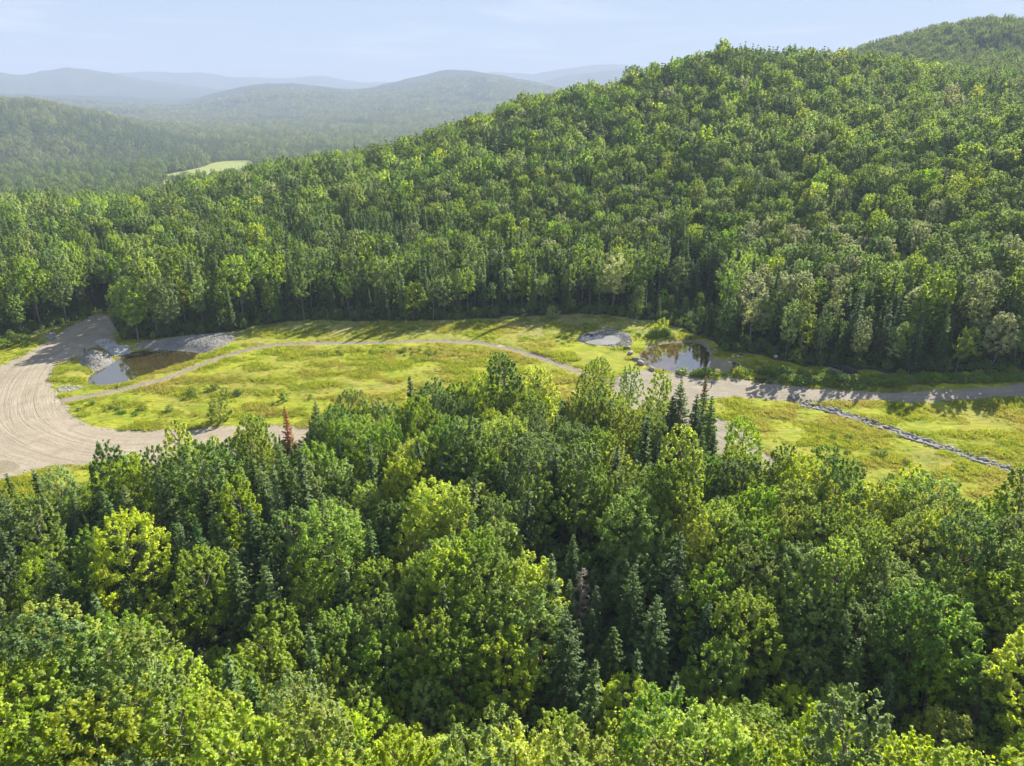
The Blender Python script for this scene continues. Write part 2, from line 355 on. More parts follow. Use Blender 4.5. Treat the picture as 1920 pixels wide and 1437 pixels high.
# ------------------------------------------------------------------ terrain
def ridge(tab, th=15.0):
    """skyline of a wooded ridge: (px x, px y of the treetops, distance, tree height) -> azimuth, distance, ground height"""
    a = []
    for r in tab:
        X, Y, Z = ray(r[0], r[1]); h = math.hypot(X, Y)
        a.append((math.atan2(X, Y), r[2], CAM_H + Z / h * r[2] - (r[3] if len(r) > 3 else th)))
    return np.array(a)
def level(tab):
    a = []
    for x, d, z in tab:
        X, Y, Z = ray(x, 190); a.append((math.atan2(X, Y), d, z))
    return np.array(a)
RINGS = [
    level([(0, 205, 0), (960, 205, 0), (1400, 190, 1), (1920, 185, 3)]),
    level([(0, 265, 1), (300, 285, 2), (600, 300, 6), (930, 310, 16), (1200, 320, 26), (1370, 325, 31), (1600, 330, 31), (1920, 320, 29)]),
    ridge([(-300, 372, 320, 19), (0, 368, 335, 19), (100, 374, 340, 19), (200, 366, 350, 19), (330, 345, 370, 19), (450, 314, 390, 19), (560, 296, 405, 18), (700, 266, 415, 17), (820, 240, 425), (930, 208, 430), (960, 190, 440), (1040, 173, 450),
           (1140, 152, 460), (1230, 124, 470), (1300, 104, 480), (1370, 88, 490), (1450, 92, 500), (1560, 98, 520), (1640, 104, 540), (1760, 118, 550), (1920, 138, 560), (2300, 170, 560)]),
    level([(0, 650, -30), (450, 720, -38), (930, 800, -34), (1200, 760, 5), (1370, 740, 45), (1600, 740, 62), (1920, 740, 70), (2300, 740, 75)]),
    np.concatenate([level([(0, 1180, -44), (450, 1200, -44), (930, 1300, -42), (1200, 1200, -10), (1370, 1100, 60)]),
                    ridge([(1540, 112, 1050), (1600, 97, 1050), (1640, 84, 1060), (1680, 70, 1070), (1760, 50, 1080), (1850, 38, 1090), (1920, 40, 1100), (2300, 60, 1100)])]),
    np.concatenate([ridge([(-400, 176, 2000), (0, 185, 2000), (60, 188, 2000), (130, 202, 2000), (200, 214, 2000), (260, 232, 2000)], 14), level([(340, 2000, -30), (600, 2000, -38), (930, 2000, -38), (1300, 2000, -20), (1920, 2000, 40)])]),
    level([(0, 2900, -10), (400, 2900, -30), (700, 2900, -10), (930, 2900, 0), (1920, 2900, 0)]),
    ridge([(-400, 172, 4900), (0, 170, 4900), (250, 186, 4900), (340, 186, 5000), (400, 170, 5100), (450, 158, 5300), (500, 150, 5300), (540, 148, 5300), (600, 154, 5300), (660, 160, 5300), (700, 158, 5300), (760, 144, 5300),
           (830, 136, 5300), (870, 134, 5300), (930, 140, 5300), (1000, 153, 5300), (1100, 165, 5300), (1300, 170, 5300), (2300, 170, 5300)]),
    level([(0, 6200, 90), (600, 6200, 60), (960, 6200, 60), (2300, 6200, 60)]),
    ridge([(-400, 120, 7400), (-100, 126, 7400), (0, 131, 7400), (40, 137, 7400), (80, 130, 7400), (125, 122, 7400), (160, 126, 7400), (210, 134, 7400), (260, 148, 7400), (400, 165, 7400), (800, 165, 7400), (1000, 158, 7400),
           (1060, 142, 7400), (1120, 132, 7400), (1190, 127, 7400), (1240, 130, 7400), (1400, 128, 7400), (2300, 130, 7400)]),
    level([(0, 8300, 120), (960, 8300, 110), (2300, 8300, 110)]),
    ridge([(-400, 130, 9700), (200, 140, 9700), (240, 134, 9700), (310, 132, 9700), (370, 134, 9700), (430, 143, 9700), (500, 144, 9700), (560, 140, 9700), (610, 140, 9700), (650, 148, 9700), (690, 151, 9700), (760, 152, 9700), (880, 140, 9700),
           (930, 133, 9700), (1000, 137, 9700), (1060, 126, 9700), (1110, 118, 9700), (1160, 120, 9700), (1190, 124, 9700), (1230, 120, 9700), (1300, 122, 9700), (2300, 130, 9700)]),
    level([(0, 10600, 0), (2300, 10600, 0)]),
]
def near_z(X, Y):
    """rolling ground under the near wood: a knoll below the camera, a dip beyond it"""
    D = np.hypot(X, Y); az = np.arctan2(X, np.maximum(Y, 1e-3))
    cd = np.interp(az, np.radians([-36, -26, -15, -3, 2, 12, 19, 28, 36]), [56, 46, 35, 30, 33, 31, 37, 40, 42])
    z = 1.7 * (D < 400) + 8.5 * (1 - smooth(cd - 8, cd + 8, D)) - 5.5 * smooth(cd - 4, cd + 8, D) * (1 - smooth(cd + 8, np.maximum(cd + 26, 72), D))
    z = np.where(Y > 0, z, 8.5)
    return z + (fbm(X * .05, Y * .05, 3, 9) - .5) * 2.5 * (1 - smooth(80, 100, D))
PONDS = [(POND1, -.55, 3.5), (POND2, -.35, 2.0), (POND3, -.25, .8), (POOL4, -.35, 1.5)]
def height(X, Y):
    X = np.asarray(X, float); Y = np.asarray(Y, float); D = np.hypot(X, Y); az = np.arctan2(X, Y)
    back = smooth(R(55), R(90), np.abs(az)); azc = np.clip(az, -R(42), R(42))
    ds = [np.interp(azc, r[:, 0], r[:, 1]) for r in RINGS]; zs = [np.interp(azc, r[:, 0], r[:, 2]) for r in RINGS]
    ds = [np.full_like(D, 140.)] + ds; zs = [np.zeros_like(D)] + zs
    ds = np.stack(ds); zs = np.stack(zs); n = len(ds)
    dd = np.diff(ds, axis=0); sl = np.diff(zs, axis=0) / dd
    m = np.zeros_like(zs)
    a, c = sl[:-1], sl[1:]; ok = a * c > 0
    m[1:-1] = np.where(ok, 2 * a * c / np.where(ok, a + c, 1), 0); m[-1] = 0
    k = np.clip((D[None] >= ds).sum(0) - 1, 0, n - 2); ix = np.indices(D.shape)
    g = lambda A, kk: np.take_along_axis(A, kk[None], 0)[0]
    d0 = g(ds, k); h = g(dd, k); t = np.clip((D - d0) / h, 0, 1)
    z = (2 * t**3 - 3 * t**2 + 1) * g(zs, k) + (t**3 - 2 * t**2 + t) * h * g(m, k) + (-2 * t**3 + 3 * t**2) * g(zs, k + 1) + (t**3 - t**2) * h * g(m, k + 1)
    z = z * (1 - back) + back * np.where(D > 140, 10, 0)
    rough = smooth(230, 500, D) * 3 + smooth(1300, 4000, D) * 22 + smooth(4000, 8000, D) * 14
    w = np.where(D < 1500, 60.0, 300.0)
    z = z + (fbm(X / 70., Y / 70., 3, 1) - .5) * 2 * smooth(230, 500, D) * 3 * (1 - smooth(900, 1300, D) * .6)
    z = z + (fbm(X / 420., Y / 420., 5, 2) - .5) * 2 * (smooth(1500, 4000, D) * 26)
    z = z + (np.abs(fbm(X / 900., Y / 900., 4, 12) - .5) * -90 + 10) * smooth(3600, 5000, D)
    f = smooth(330, 100, np.hypot(X - FIELDC[0], Y - FIELDC[1])); z = z * (1 - f) + FZ * f
    nz = near_z(X, Y); wn = 1 - smooth(85, 112, D)
    z = z * (1 - wn) + nz * wn
    near = (D < 250)
    if near.any():
        P = np.stack([X[near], Y[near]], -1)
        cin = inside(P, CLEAR)
        add = np.where(cin, (fbm(P[:, 0] * .06, P[:, 1] * .06, 3, 21) - .5) * .8, 0.2)
        # raised grass shelf behind the path, gravel heaps
        dB, _, _ = seg_dist(P, BANKR, True); add += np.where(inside(P, BANKR), np.minimum(dB * .35, .75), 0)
        dL, _, _ = seg_dist(P, PILEL, True); add += np.where(inside(P, PILEL), np.minimum(dL * .6, 1.3), 0)
        dM, _, _ = seg_dist(P, MOUND, True); add += np.where(inside(P, MOUND), np.minimum(dM * .5, 1.0), 0)
        dG, _, _ = seg_dist(P, GRAV3, True); add += np.where(inside(P, GRAV3), np.minimum(dG * .2, .15), 0)
        dP, _, _ = seg_dist(P, PATHL); add -= .25 * np.exp(-(dP / 1.2)**2)
        dD_, _, _ = seg_dist(P, DITCH); add -= .55 * np.exp(-(dD_ / 1.3)**2)
        for pg, wz, rad in PONDS:
            dd_, _, _ = seg_dist(P, pg, True); sgn = np.where(inside(P, pg), -dd_, dd_)
            w_ = 1 - smooth(-.5, rad, sgn); add = add * (1 - w_) + (wz - .5 + smooth(-1.5, 0, sgn) * .45) * w_
        z = z.copy(); z[near] += add
    return z
FZ = -43.0; FIELDC = gp(385, 312, FZ)

# near ground as one triangulation, cut along the outlines of road, path, grass and water
RB = 236.0
AZ_F = np.concatenate([np.arange(-44, 44.01, .2), np.arange(46, 316, 2)]); AZ_F = np.radians(AZ_F)
ring_pts = np.stack([np.sin(AZ_F) * RB, np.cos(AZ_F) * RB], -1)
regions = [('water1', POND1), ('water2', POND2), ('water3', POND3), ('pool', POOL4), ('ditch', DITCHP), ('path', PATHP), ('gravel3', GRAV3), ('bank', BANKR), ('pile', PILEL), ('mound', MOUND),
           ('mud', MUD2), ('patch0', PATCH[0]), ('patch1', PATCH[1]), ('yard', YARD), ('road', ROAD1), ('clear', CLEAR)]
polys = {}
V2 = [ring_pts]; E2 = [np.stack([np.arange(len(ring_pts)), (np.arange(len(ring_pts)) + 1) % len(ring_pts)], -1)]; cnt = len(ring_pts)
for i, (nm, pg) in enumerate(regions):
    wob = {'water1': .35, 'water2': .35, 'water3': .3, 'ditch': .3, 'path': .35, 'road': .8, 'yard': .8, 'clear': 1.2}.get(nm, .6)
    q = densify(pg, 1.3 if nm != 'clear' else 2.0, True, wob, i * 3)
    polys[nm] = q; V2.append(q); k = len(q); E2.append(np.stack([np.arange(k), (np.arange(k) + 1) % k], -1) + cnt); cnt += k
gx_, gy_ = np.meshgrid(np.arange(-130, 150, 1.5), np.arange(70, 232, 1.5)); fp = np.stack([gx_.ravel(), gy_.ravel()], -1); fp += rng.uniform(-.5, .5, fp.shape)
fp = fp[inside(fp, polys['clear'])]
gx_, gy_ = np.meshgrid(np.arange(-232, 232, 5.), np.arange(-232, 232, 5.)); cp = np.stack([gx_.ravel(), gy_.ravel()], -1); cp += rng.uniform(-1.5, 1.5, cp.shape)
cp = cp[(np.hypot(cp[:, 0], cp[:, 1]) < RB - 4) & ~inside(cp, polys['clear'])]
V2 += [fp, cp]; V2 = np.concatenate(V2); E2 = np.concatenate(E2)
res = delaunay_2d_cdt([Vector(v) for v in V2.tolist()], [tuple(e) for e in E2.tolist()], [], 0, 1e-4, False)
v2 = np.array([tuple(v) for v in res[0]]); f2 = np.array([f for f in res[2] if len(f) == 3])
a, b_, c_ = v2[f2[:, 0]], v2[f2[:, 1]], v2[f2[:, 2]]
ar = (b_[:, 0] - a[:, 0]) * (c_[:, 1] - a[:, 1]) - (b_[:, 1] - a[:, 1]) * (c_[:, 0] - a[:, 0])
f2[ar < 0] = f2[ar < 0][:, ::-1]; f2 = f2[np.abs(ar) > 1e-6]
cen = v2[f2].mean(1); z2 = height(v2[:, 0], v2[:, 1])
lab = np.full(len(f2), -1)
for i, (nm, pg) in reversed(list(enumerate(regions))): lab[inside(cen, polys[nm])] = i
ids = {nm: i for i, (nm, _) in enumerate(regions)}
def road_uv(P, line):
    d, s, sd_ = seg_dist(P, line); return np.stack([s, d * sd_ + 50], -1)
L1 = chaikin(poly([(200, 585), (170, 615), (110, 655), (60, 700), (38, 745), (50, 795), (120, 835), (250, 845), (420, 828), (700, 825)]), 2, False)
L2 = chaikin(poly([(2300, 736), (1920, 740), (1700, 746), (1500, 737), (1350, 728), (1240, 730), (1200, 745), (1260, 785), (1340, 810), (1450, 900)]), 2, False)
def region(name, keys, mat, uvline=None, dz=0.0, **kw):
    sel = np.isin(lab, [ids[k] for k in keys]) if keys else lab < 0
    F = f2[sel]; u, inv = np.unique(F, return_inverse=True); F = inv.reshape(-1, 3)
    P = v2[u]; V = np.column_stack([P, z2[u] + dz]); uv = road_uv(P, uvline) if uvline is not None else P
    me = mesh_from(name, V, F, uv=uv, smooth_=True); return link(name, me, mat, kind='structure', **kw)
region('ground', None, M['floor'], label='dark leaf strewn soil under the woods')
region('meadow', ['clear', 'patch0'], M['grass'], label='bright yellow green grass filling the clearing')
region('gravel_road', ['road'], M['road'], L1, label='wide pale gravel road curving round the meadow')
region('dirt_road', ['yard'], M['road_grey'], L2, label='grey gravel road running past the ponds')
region('footpath', ['path'], M['path'], label='narrow gravel track crossing the meadow')
region('gravel_bank', ['bank', 'gravel3', 'mound'], M['bank'], label='grey gravel banks around the ponds')
region('gravel_heap', ['pile'], M['bank'], label='low heap of grey gravel between road and brown pond')
region('sandy_mud', ['mud', 'patch1'], M['mud'], label='bare sandy mud between the grass')
region('ditch_bed', ['ditch'], M['path'], label='bed of the stone lined ditch')
region('pond_bed', ['water1', 'water2', 'water3', 'pool'], M['path'], label='muddy bed under the ponds')
for nm, key, wz, mt, lb in (('pond_water', 'water1', -.55, 'water1', 'brown pond water beside the gravel heap'), ('pond_water', 'water2', -.35, 'water2', 'pond water mirroring the sky beside the boulders'),
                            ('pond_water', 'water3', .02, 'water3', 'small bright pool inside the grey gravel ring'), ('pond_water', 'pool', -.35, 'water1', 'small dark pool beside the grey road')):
    # the sheet runs a little under the banks, so that the bank itself draws the shoreline
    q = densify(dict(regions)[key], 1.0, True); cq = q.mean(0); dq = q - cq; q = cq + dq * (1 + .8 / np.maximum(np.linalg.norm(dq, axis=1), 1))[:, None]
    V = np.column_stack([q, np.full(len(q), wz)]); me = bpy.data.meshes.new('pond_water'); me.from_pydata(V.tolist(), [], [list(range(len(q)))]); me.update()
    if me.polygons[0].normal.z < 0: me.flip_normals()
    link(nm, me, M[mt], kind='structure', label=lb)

# far terrain
rad = [RB]
while rad[-1] < 11200: rad.append(rad[-1] * (1.016 if rad[-1] < 1500 else 1.02))
rad = np.array(rad); AA, RR = np.meshgrid(AZ_F, rad); X = np.sin(AA) * RR; Y = np.cos(AA) * RR; Z = height(X, Y)
Z[0] = height(ring_pts[:, 0], ring_pts[:, 1])
nA = len(AZ_F); nR = len(rad)
i, j = np.meshgrid(np.arange(nR - 1), np.arange(nA), indexing='ij'); j2 = (j + 1) % nA
F = np.stack([i * nA + j, i * nA + j2, (i + 1) * nA + j2, (i + 1) * nA + j], -1).reshape(-1, 4)[:, ::-1]
dist_face = np.repeat(rad[:-1], nA)
Vt = np.stack([X, Y, Z], -1).reshape(-1, 3)
for nm, sel, mt, lb in (('hillside', dist_face < 1500, 'floor', 'soil of the wooded hillside and valley'), ('hills', dist_face >= 1500, 'hills', 'wooded hills and mountains fading into haze')):
    Fs = F[sel]; u, inv = np.unique(Fs, return_inverse=True)
    link(nm, mesh_from(nm, Vt[u], inv.reshape(-1, 4), smooth_=True), M[mt], kind='structure', label=lb)
FIELD = densify(chaikin(poly([(298, 334), (315, 327), (350, 321), (385, 313), (398, 306), (430, 302), (478, 301), (480, 330), (380, 350), (310, 348)], FZ), 2), 6)
me = bpy.data.meshes.new('hay_field'); me.from_pydata(np.column_stack([FIELD, np.full(len(FIELD), FZ + .6)]).tolist(), [], [list(range(len(FIELD)))]); me.update()
if me.polygons[0].normal.z < 0: me.flip_normals()
link('hay_field', me, M['field'], kind='structure', label='pale green hay field in the valley')
print('terrain', round(time.time() - T0, 1))

# ------------------------------------------------------------------ tree shapes
def unit(v): return v / (np.linalg.norm(v, axis=-1, keepdims=True) + 1e-9)
def leaf_quads(C, Nn, size, g, asp=.6, along=None):
    n = len(C); r = g.normal(size=(n, 3)) if along is None else along + g.normal(size=(n, 3)) * .35
    Tn = unit(np.cross(Nn, np.cross(r, Nn) + 1e-6)) ; Tn = unit(r - (r * Nn).sum(1, keepdims=True) * Nn); B = np.cross(Nn, Tn)
    s = (size * g.uniform(.7, 1.25, n))[:, None] if np.ndim(size) == 0 else size[:, None]
    fold = Nn * s * .18
    V = np.stack([C - Tn * s * .5, C + B * s * asp * .5 - fold, C + Tn * s * .5, C - B * s * asp * .5 - fold], 1).reshape(-1, 3)
    return V, np.arange(4 * n).reshape(-1, 4)
def tube(pts, rad_, sides=5):
    pts = np.asarray(pts, float); n = len(pts); d = unit(np.gradient(pts, axis=0)); up = np.array([.31, .17, .93]); s1 = unit(np.cross(d, up)); s2 = np.cross(d, s1)
    an = np.linspace(0, 2 * np.pi, sides, endpoint=False); ring = np.cos(an)[None, :, None] * s1[:, None] + np.sin(an)[None, :, None] * s2[:, None]
    V = (pts[:, None] + ring * np.asarray(rad_)[:, None, None]).reshape(-1, 3); F = []
    for i in range(n - 1):
        for j in range(sides): F.append((i * sides + j, i * sides + (j + 1) % sides, (i + 1) * sides + (j + 1) % sides, (i + 1) * sides + j))
    return V, np.array(F)
def joinm(parts):
    V = []; F = []; c = 0
    for v, f in parts: V.append(v); F.append(f + c); c += len(v)
    return np.concatenate(V), np.concatenate(F)
def broadleaf(name, seed, H, W, base, nclump, nleaf, ls, mat, limbs=14, trunk_r=.16, tall=False, loose=1.0, shoots=12, top=.42, bark='bark', nr=.42, cf=.125, lb=(.68, .52), ue=.30):
    """a crown of leaf clumps on a dome with gaps, carried by forking limbs"""
    g = np.random.default_rng(seed); Hc = H * (1 - base); z0 = H * base
    lean = g.normal(size=2) * .03 * H
    k = np.arange(nclump); ph = k * 2.39996 + g.uniform(0, .5, nclump); t = (k + .5) / nclump; t = .04 + .94 * t**.9
    prof = np.sqrt(np.clip(1 - np.where(t > top, (t - top) / (1.02 - top), (top - t) / (top + .12))**2, .02, 1))
    lob = lb[0] + lb[1] * vnoise(np.cos(ph) * 1.6 + 10 + seed * 3, np.sin(ph) * 1.6 + t * 2.6 + 7, seed)
    dep = np.where(g.random(nclump) < .22, g.uniform(.35, .7, nclump), g.uniform(.82, 1.04, nclump))
    r = W / 2 * prof * lob * dep
    C = np.stack([np.cos(ph) * r + lean[0] * t, np.sin(ph) * r + lean[1] * t, z0 + Hc * t + g.normal(size=nclump) * .02 * H], -1)
    cr = W * cf * g.uniform(.65, 1.35, nclump) * (1 - .35 * t)
    sh = g.integers(0, nclump, shoots); Cs = C[sh] + np.stack([g.normal(size=shoots) * .2, g.normal(size=shoots) * .2, cr[sh] * 1.0 + .1], -1)
    C2 = np.concatenate([C, Cs]); cr2 = np.concatenate([cr, cr[sh] * .5]); w = cr2**2; w /= w.sum()
    which = g.choice(len(C2), nleaf, p=w); cc = C2[which]; rr = cr2[which]
    outw = unit(cc - np.array([lean[0] * .5, lean[1] * .5, z0 + Hc * .35])); d = unit(g.normal(size=(nleaf, 3)) + outw * .55 + [0, 0, .25])
    u = g.random(nleaf)**ue * loose
    hh_ = g.uniform(-.7, 1.25, nleaf); ee = unit(outw + g.normal(size=(len(C2), 3))[which] * .45 + [0, 0, .55])
    fr = g.random(nleaf) < .10; u = np.where(fr, u * 1.9, u)
    P = cc + d * (rr * u * (1 - .55 * np.maximum(hh_, 0)))[:, None] * [1, 1, .8] + ee * (rr * hh_)[:, None]; P[:, 2] = np.maximum(P[:, 2], z0 * .9)
    Nn = unit(d * .75 + outw * .45 + np.array([0, 0, .45]) + g.normal(size=(nleaf, 3)) * nr)
    V, F = leaf_quads(P, Nn, ls, g, .68)
    cl_v = g.random(len(C2)); vv = np.clip(.5 + (g.random(nleaf) - .5) * .7 + (cl_v[which] - .5) * .35, 0, 1)
    me = mesh_from(name + '_crown', V, F, {'v': ('FLOAT', 'POINT', np.repeat(vv, 4))}); me.materials.append(M[mat])
    parts = []; zt = z0 + Hc * .78; tz = np.linspace(-.6, zt, 7); tt = np.clip(tz / H, 0, 1)
    bend = g.normal(size=2) * .012 * H
    tp = np.stack([lean[0] * tt + bend[0] * np.sin(tt * 5), lean[1] * tt + bend[1] * np.sin(tt * 4 + 1), tz], -1); parts.append(tube(tp, trunk_r * (1 - .8 * tt) * (1 + .4 * np.exp(-tz.clip(0) * 2)), 6))
    for q in g.choice(nclump, min(limbs, nclump), replace=False):
        c = C[q]; hz = max(z0 * .85, c[2] - np.hypot(c[0], c[1]) * g.uniform(.7, 1.1)); hz = min(hz, zt * .95); s = hz / H
        a_ = np.array([lean[0] * s, lean[1] * s, hz]); m_ = (a_ + c) / 2 + [0, 0, -.12 * np.linalg.norm(c - a_)]
        pp = np.array([a_, (a_ + m_) / 2 * 1.0, m_, c]); parts.append(tube(pp, trunk_r * np.array([.42, .34, .25, .08]), 4))
        for _ in range(2):
            e = c + g.normal(size=3) * cr[q] * .8; parts.append(tube(np.array([m_, (m_ + e) / 2, e]), trunk_r * np.array([.2, .13, .04]), 3))
    if tall:   # dead side twigs on the bare stem
        for _ in range(7):
            hz = g.uniform(.25, base + .1) * H; an = g.uniform(0, 6.28); l = g.uniform(.5, 1.3); a_ = np.array([0, 0, hz]); e = a_ + [math.cos(an) * l, math.sin(an) * l, .15]
            parts.append(tube(np.array([a_, (a_ + e) / 2, e]), [.03, .02, .01], 3))
    V, F = joinm(parts); mt = mesh_from(name + '_trunk', V, F, {'v': ('FLOAT', 'POINT', np.zeros(len(V)))}, smooth_=True); mt.materials.append(M[bark]); return me, mt, H, W
def conifer(name, seed, H, W, nleaf, ls, mat='spruce', base=.06, power=.85, full=1.0, bark='bark', nwh=None):
    g = np.random.default_rng(seed); nwh = nwh or int(H * 2.2); P = []; A = []; Nn = []; S = []; parts = []
    parts.append(tube(np.stack([np.zeros(6), np.zeros(6), np.linspace(-.5, H * .98, 6)], -1), np.linspace(W * .028 + .05, .015, 6), 5))
    br = []
    for w in range(nwh):
        t = (w + .5) / nwh; z = H * (base + (1 - base) * t); Lb = W / 2 * (1 - t)**power * g.uniform(.78, 1.12) + .10
        for q in range(int(g.integers(5, 8))):
            an = q * 6.283 / 6 + w * 2.1 + g.uniform(-.35, .35); br.append((z + g.uniform(-.1, .1), an, Lb * g.uniform(.7, 1.12) * full, t))
    br = np.array(br); wgt = br[:, 2]**1.25; wgt /= wgt.sum(); which = g.choice(len(br), nleaf, p=wgt); s = g.random(nleaf)**.75
    z, an, Lb, t = br[which].T; slope = .30 - .62 * (1 - t); lat = (g.random(nleaf) - .5) * Lb * .55 * (1.05 - s)
    x = Lb * s; dzv = slope * x + .16 * Lb * s * s + g.normal(size=nleaf) * .03 * (1 + Lb) - np.abs(lat) * .15
    P = np.stack([np.cos(an) * x - np.sin(an) * lat, np.sin(an) * x + np.cos(an) * lat, z + dzv], -1)
    al = np.stack([np.cos(an) - np.sin(an) * np.sign(lat) * .6, np.sin(an) + np.cos(an) * np.sign(lat) * .6, slope + .25], -1)
    Nn = unit(np.stack([np.cos(an) * .35, np.sin(an) * .35, np.full(nleaf, 1.)], -1) + g.normal(size=(nleaf, 3)) * .38)
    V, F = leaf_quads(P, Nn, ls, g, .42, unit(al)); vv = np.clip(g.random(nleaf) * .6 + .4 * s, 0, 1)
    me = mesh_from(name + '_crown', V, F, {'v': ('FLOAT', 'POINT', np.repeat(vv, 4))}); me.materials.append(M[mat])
    for bz, ba, bl, bt in br[::2]:
        sl = .30 - .62 * (1 - bt); e = np.array([math.cos(ba) * bl * .8, math.sin(ba) * bl * .8, bz + sl * bl * .8]); a_ = np.array([0, 0, bz]); parts.append(tube(np.array([a_, e]), [.02 + W * .004, .008], 3))
    V, F = joinm(parts); mt = mesh_from(name + '_trunk', V, F, {'v': ('FLOAT', 'POINT', np.zeros(len(V)))}, smooth_=True); mt.materials.append(M[bark]); return me, mt, H, W
# near shapes
B_NEAR = [broadleaf(f'near_broadleaf_{k}', 100 + k, H, W, bs, int(nc * 2.0), 15000, .22, 'fresh', 16, .15, shoots=70, top=tp, cf=.068, nr=.55, ue=.5) for k, (H, W, bs, nc, tp) in enumerate(
    [(11, 6.6, .22, 90, .40), (10.5, 5.8, .18, 75, .48), (12, 6.0, .25, 85, .55), (9.5, 6.4, .2, 80, .36), (11.5, 4.8, .2, 75, .55), (11, 7.4, .24, 105, .42), (8.5, 5.2, .14, 65, .42), (12.5, 4.2, .3, 65, .6), (10, 5.4, .1, 80, .3)])]
B_MID = [broadleaf(f'mid_broadleaf_{k}', 200 + k, H, W, bs, nc * 2, 5000, .42, 'fresh', 9, .14, shoots=30, top=tp, nr=.26, cf=.095, ue=.34) for k, (H, W, bs, nc, tp) in enumerate(
    [(14, 6.6, .3, 48, .45), (13, 6.0, .28, 40, .5), (15.5, 5.6, .36, 44, .5), (11.5, 6.8, .28, 50, .4), (14, 4.8, .3, 40, .55), (12, 5.4, .2, 46, .35)])]
B_TALL = [broadleaf(f'tall_birch_{k}', 300 + k, H, W, bs, nc, 2600, .42, 'fresh', 8, .13, True, shoots=10, top=.55, bark='birch_bark') for k, (H, W, bs, nc) in enumerate(
    [(16, 5.4, .42, 40), (17, 4.6, .52, 34), (14, 6.0, .34, 46), (16, 4.0, .56, 30), (13, 5.2, .3, 40), (18, 5.6, .45, 40)])]
B_FAR = [broadleaf(f'far_broadleaf_{k}', 400 + k, H, W, .34, 34, 1500, .70, 'mix_far', 3, .15, shoots=9, top=.42, nr=.14, cf=.16, lb=(.86, .22)) for k, (H, W) in enumerate([(14, 7.0), (13, 6.2), (15, 6.6), (11.5, 7.6), (14, 5.4), (16, 6.4)])]
B_VFAR = [broadleaf(f'distant_broadleaf_{k}', 500 + k, H, W, .2, 18, 420, 1.25, 'far_blue', 1, .2, shoots=3, top=.42, nr=.15, cf=.18, lb=(.85, .2)) for k, (H, W) in enumerate([(14, 10.5), (13, 9.2), (15, 9.8), (17, 11.)])]
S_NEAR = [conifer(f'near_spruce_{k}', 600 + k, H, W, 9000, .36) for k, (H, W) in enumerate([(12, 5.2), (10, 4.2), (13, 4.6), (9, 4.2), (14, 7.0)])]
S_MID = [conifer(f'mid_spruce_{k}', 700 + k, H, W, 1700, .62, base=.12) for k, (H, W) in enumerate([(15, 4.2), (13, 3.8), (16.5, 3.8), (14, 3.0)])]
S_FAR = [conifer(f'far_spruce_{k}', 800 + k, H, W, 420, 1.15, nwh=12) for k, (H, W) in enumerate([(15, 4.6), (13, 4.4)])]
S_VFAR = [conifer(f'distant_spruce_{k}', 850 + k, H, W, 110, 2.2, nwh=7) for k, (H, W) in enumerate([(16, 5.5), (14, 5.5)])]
BUSH = [broadleaf(f'bush_{k}', 900 + k, H, W, .05, 30, 1800, .30, 'fresh', 6, .06, shoots=8, top=.4) for k, (H, W) in enumerate([(3.0, 3.2), (2.2, 2.8), (4.0, 3.4)])]
print('trees', round(time.time() - T0, 1))

# ------------------------------------------------------------------ where the trees stand
def hexgrid(s, x0, x1, y0, y1, jit=.38, g=rng):
    xs = np.arange(x0, x1, s); ys = np.arange(y0, y1, s * .866); XX, YY = np.meshgrid(xs, ys); XX = XX + (np.arange(len(ys)) % 2)[:, None] * s * .5
    P = np.stack([XX.ravel(), YY.ravel()], -1); return P + g.uniform(-jit * s, jit * s, P.shape)
CL = polys['clear']
def fov(P, deg, pad=14): 
    return (np.abs(P[:, 0]) < np.maximum(P[:, 1], 0) * math.tan(R(deg)) + pad)
trees = []      # rows: x, y, z, kind(0 broadleaf,1 spruce,2 tall birch), scale, colour id, zone
COL = ['yellow', 'fresh', 'deep', 'pale', 'silver', 'spruce', 'spruce_light']
def pick(p, n, g): return g.choice(len(p), n, p=np.array(p) / sum(p))
g = np.random.default_rng(11)
# near wood, below and this side of the clearing
P = hexgrid(4.0, -110, 120, 14, 160, .34, g)
D = np.hypot(P[:, 0], P[:, 1]); dC, _, _ = seg_dist(P, CL, True)
okn = fov(P, 40, 10) & ~inside(P, CL) & (D < 160) & (dC > 1.2)
# keep only what lies on the near side of the clearing
px_, py_, _ = to_px(np.column_stack([P, np.zeros(len(P))])); low = np.interp(px_, [-400, 0, 340, 640, 860, 960, 1140, 1280, 1440, 1650, 2000, 2300], [1050, 990, 900, 810, 770, 745, 770, 840, 915, 955, 1040, 1100])
okn &= py_ > low
P = P[okn]; D = D[okn]; dC = dC[okn]; px_ = px_[okn]; py_ = py_[okn]
zg = height(P[:, 0], P[:, 1]); ux, uy, _ = to_px(np.column_stack([P, zg + 10.5]))
con = fbm(P[:, 0] * .055, P[:, 1] * .055, 2, 77)
def blob(x, y, rx, ry): return np.exp(-((ux - x) / rx)**2 - ((uy - y) / ry)**2)
pc = .20 + .5 * smooth(.58, .72, con) + .75 * blob(370, 1050, 100, 55) + .85 * blob(1110, 1090, 130, 80) + .8 * blob(810, 1130, 80, 60) + .6 * blob(1260, 800, 60, 90) + .5 * blob(1120, 1280, 160, 60) - .8 * (uy > 1290) - .4 * blob(800, 760, 300, 80) - .5 * blob(1500, 1000, 250, 80)
isc = g.random(len(P)) < np.clip(pc, .0, .9)
edge = smooth(1, 11, dC)
sc = np.clip(g.normal(1.0, .13, len(P)), .65, 1.3) * (.55 + .45 * edge)
dipm = (zg < -2) & (D < 75); sc = np.where(dipm, sc * .82, sc); sc = np.where(isc, sc * np.where(dC < 14, .78, .88), sc)
y_f = smooth(1080, 1330, uy)
